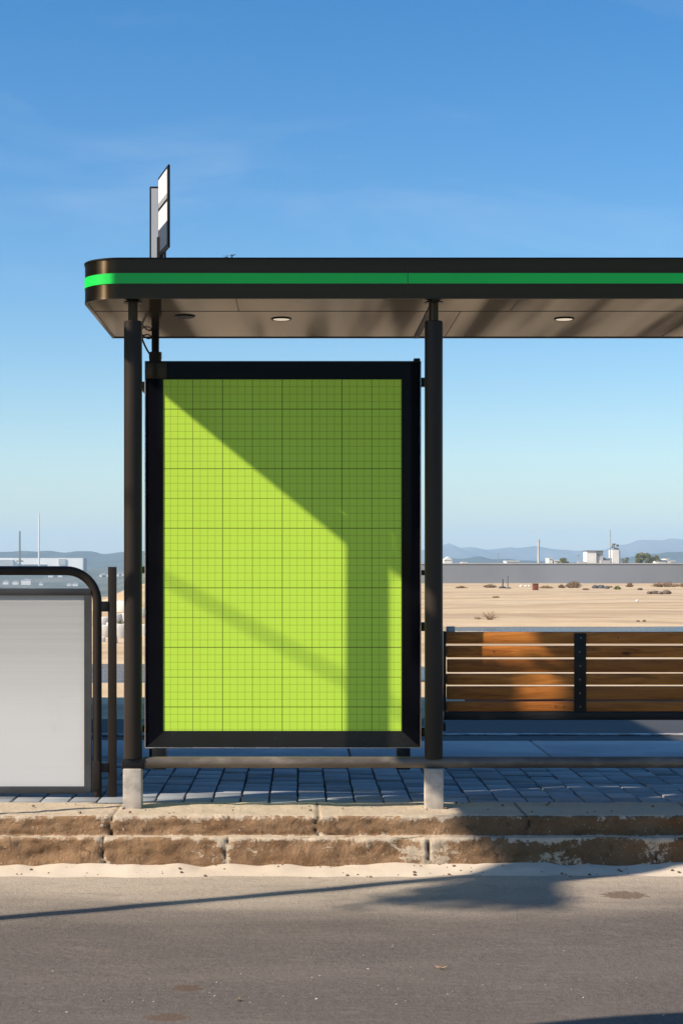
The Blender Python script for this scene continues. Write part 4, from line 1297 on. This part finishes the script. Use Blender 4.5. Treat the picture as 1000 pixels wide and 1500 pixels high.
# ------------------------------------------------------------------ air
hz = MB().box(-2200, 2200, -12, 6800, -40, 140).build('haze', None, angle=None)
hm = bpy.data.materials.new('haze_air'); hm.use_nodes = True
nt = hm.node_tree
for n_ in list(nt.nodes):
    if n_.type == 'BSDF_PRINCIPLED': nt.nodes.remove(n_)
pv = nt.nodes.new('ShaderNodeVolumePrincipled')
pv.inputs['Color'].default_value = (.58, .80, 1.0, 1); pv.inputs['Density'].default_value = 2.7e-4; pv.inputs['Anisotropy'].default_value = 0.0
nt.links.new(pv.outputs[0], nt.nodes['Material Output'].inputs['Volume'])
hz.data.materials.append(hm); kind(hz, 'stuff', 'thin pale haze that fades the far hills to blue')

# ------------------------------------------------------------------ light
LD = Vector((SX, SY, -SZ)).normalized()
el = math.asin(-LD.z); az = math.atan2(-LD.x, -LD.y)
sl = bpy.data.lights.new('sun', 'SUN'); sl.energy = 4.5; sl.angle = R(.55); sl.color = (1.0, .89, .745)
so = bpy.data.objects.new('sun', sl); COL.objects.link(so); so.rotation_euler = LD.to_track_quat('-Z', 'Y').to_euler(); so.location = (-20, -10, 20)
w = bpy.data.worlds.new('World'); S.world = w; w.use_nodes = True
wn = w.node_tree.nodes; wl = w.node_tree.links
sk = wn.new('ShaderNodeTexSky'); sk.sky_type = 'NISHITA'; sk.sun_disc = False
sk.sun_elevation = el; sk.sun_rotation = az; sk.altitude = 50; sk.air_density = 1.0; sk.dust_density = .5; sk.ozone_density = 2.0
bg = wn['Background']; bg.inputs[1].default_value = .092
# faint cirrus
tc = wn.new('ShaderNodeTexCoord'); mp = wn.new('ShaderNodeMapping'); mp.inputs['Scale'].default_value = (1.2, 1.2, 5.5); mp.inputs['Location'].default_value = (.45, 0, .3)
nz = wn.new('ShaderNodeTexNoise'); nz.inputs['Scale'].default_value = 3.0; nz.inputs['Detail'].default_value = 7; nz.inputs['Roughness'].default_value = .6; nz.inputs['Distortion'].default_value = .5
mr = wn.new('ShaderNodeMapRange'); mr.inputs[1].default_value = .5; mr.inputs[2].default_value = .85; mr.inputs[3].default_value = 0; mr.inputs[4].default_value = .20
mx = wn.new('ShaderNodeMix'); mx.data_type = 'RGBA'; mx.inputs[7].default_value = (5.5, 6.0, 6.6, 1)
wl.new(tc.outputs['Generated'], mp.inputs[0]); wl.new(mp.outputs[0], nz.inputs['Vector']); wl.new(nz.outputs['Fac'], mr.inputs[0]); wl.new(mr.outputs[0], mx.inputs[0])
hs_ = wn.new('ShaderNodeHueSaturation'); hs_.inputs['Saturation'].default_value = 1.5; hs_.inputs['Hue'].default_value = .503
wl.new(sk.outputs[0], hs_.inputs['Color']); wl.new(hs_.outputs[0], mx.inputs[6]); wl.new(mx.outputs[2], bg.inputs[0])

# ------------------------------------------------------------------ camera and output
cam = bpy.data.cameras.new('camera'); cam.sensor_fit = 'HORIZONTAL'; cam.sensor_width = 36; cam.lens = 36 * F / 1000
cam.shift_x = (500 - CX) / 1000; cam.shift_y = (CY - 750) / 1000; cam.clip_start = .05; cam.clip_end = 20000
co = bpy.data.objects.new('camera', cam); COL.objects.link(co); co.location = (0, 0, CZ); co.rotation_euler = (PI / 2, 0, 0)
S.camera = co
S.render.engine = 'CYCLES'
S.cycles.use_denoising = True
S.cycles.max_bounces = 10
S.cycles.diffuse_bounces = 2
S.cycles.volume_bounces = 1
S.view_settings.view_transform = 'Standard'; S.view_settings.look = 'None'; S.view_settings.gamma = 1; S.view_settings.exposure = .75
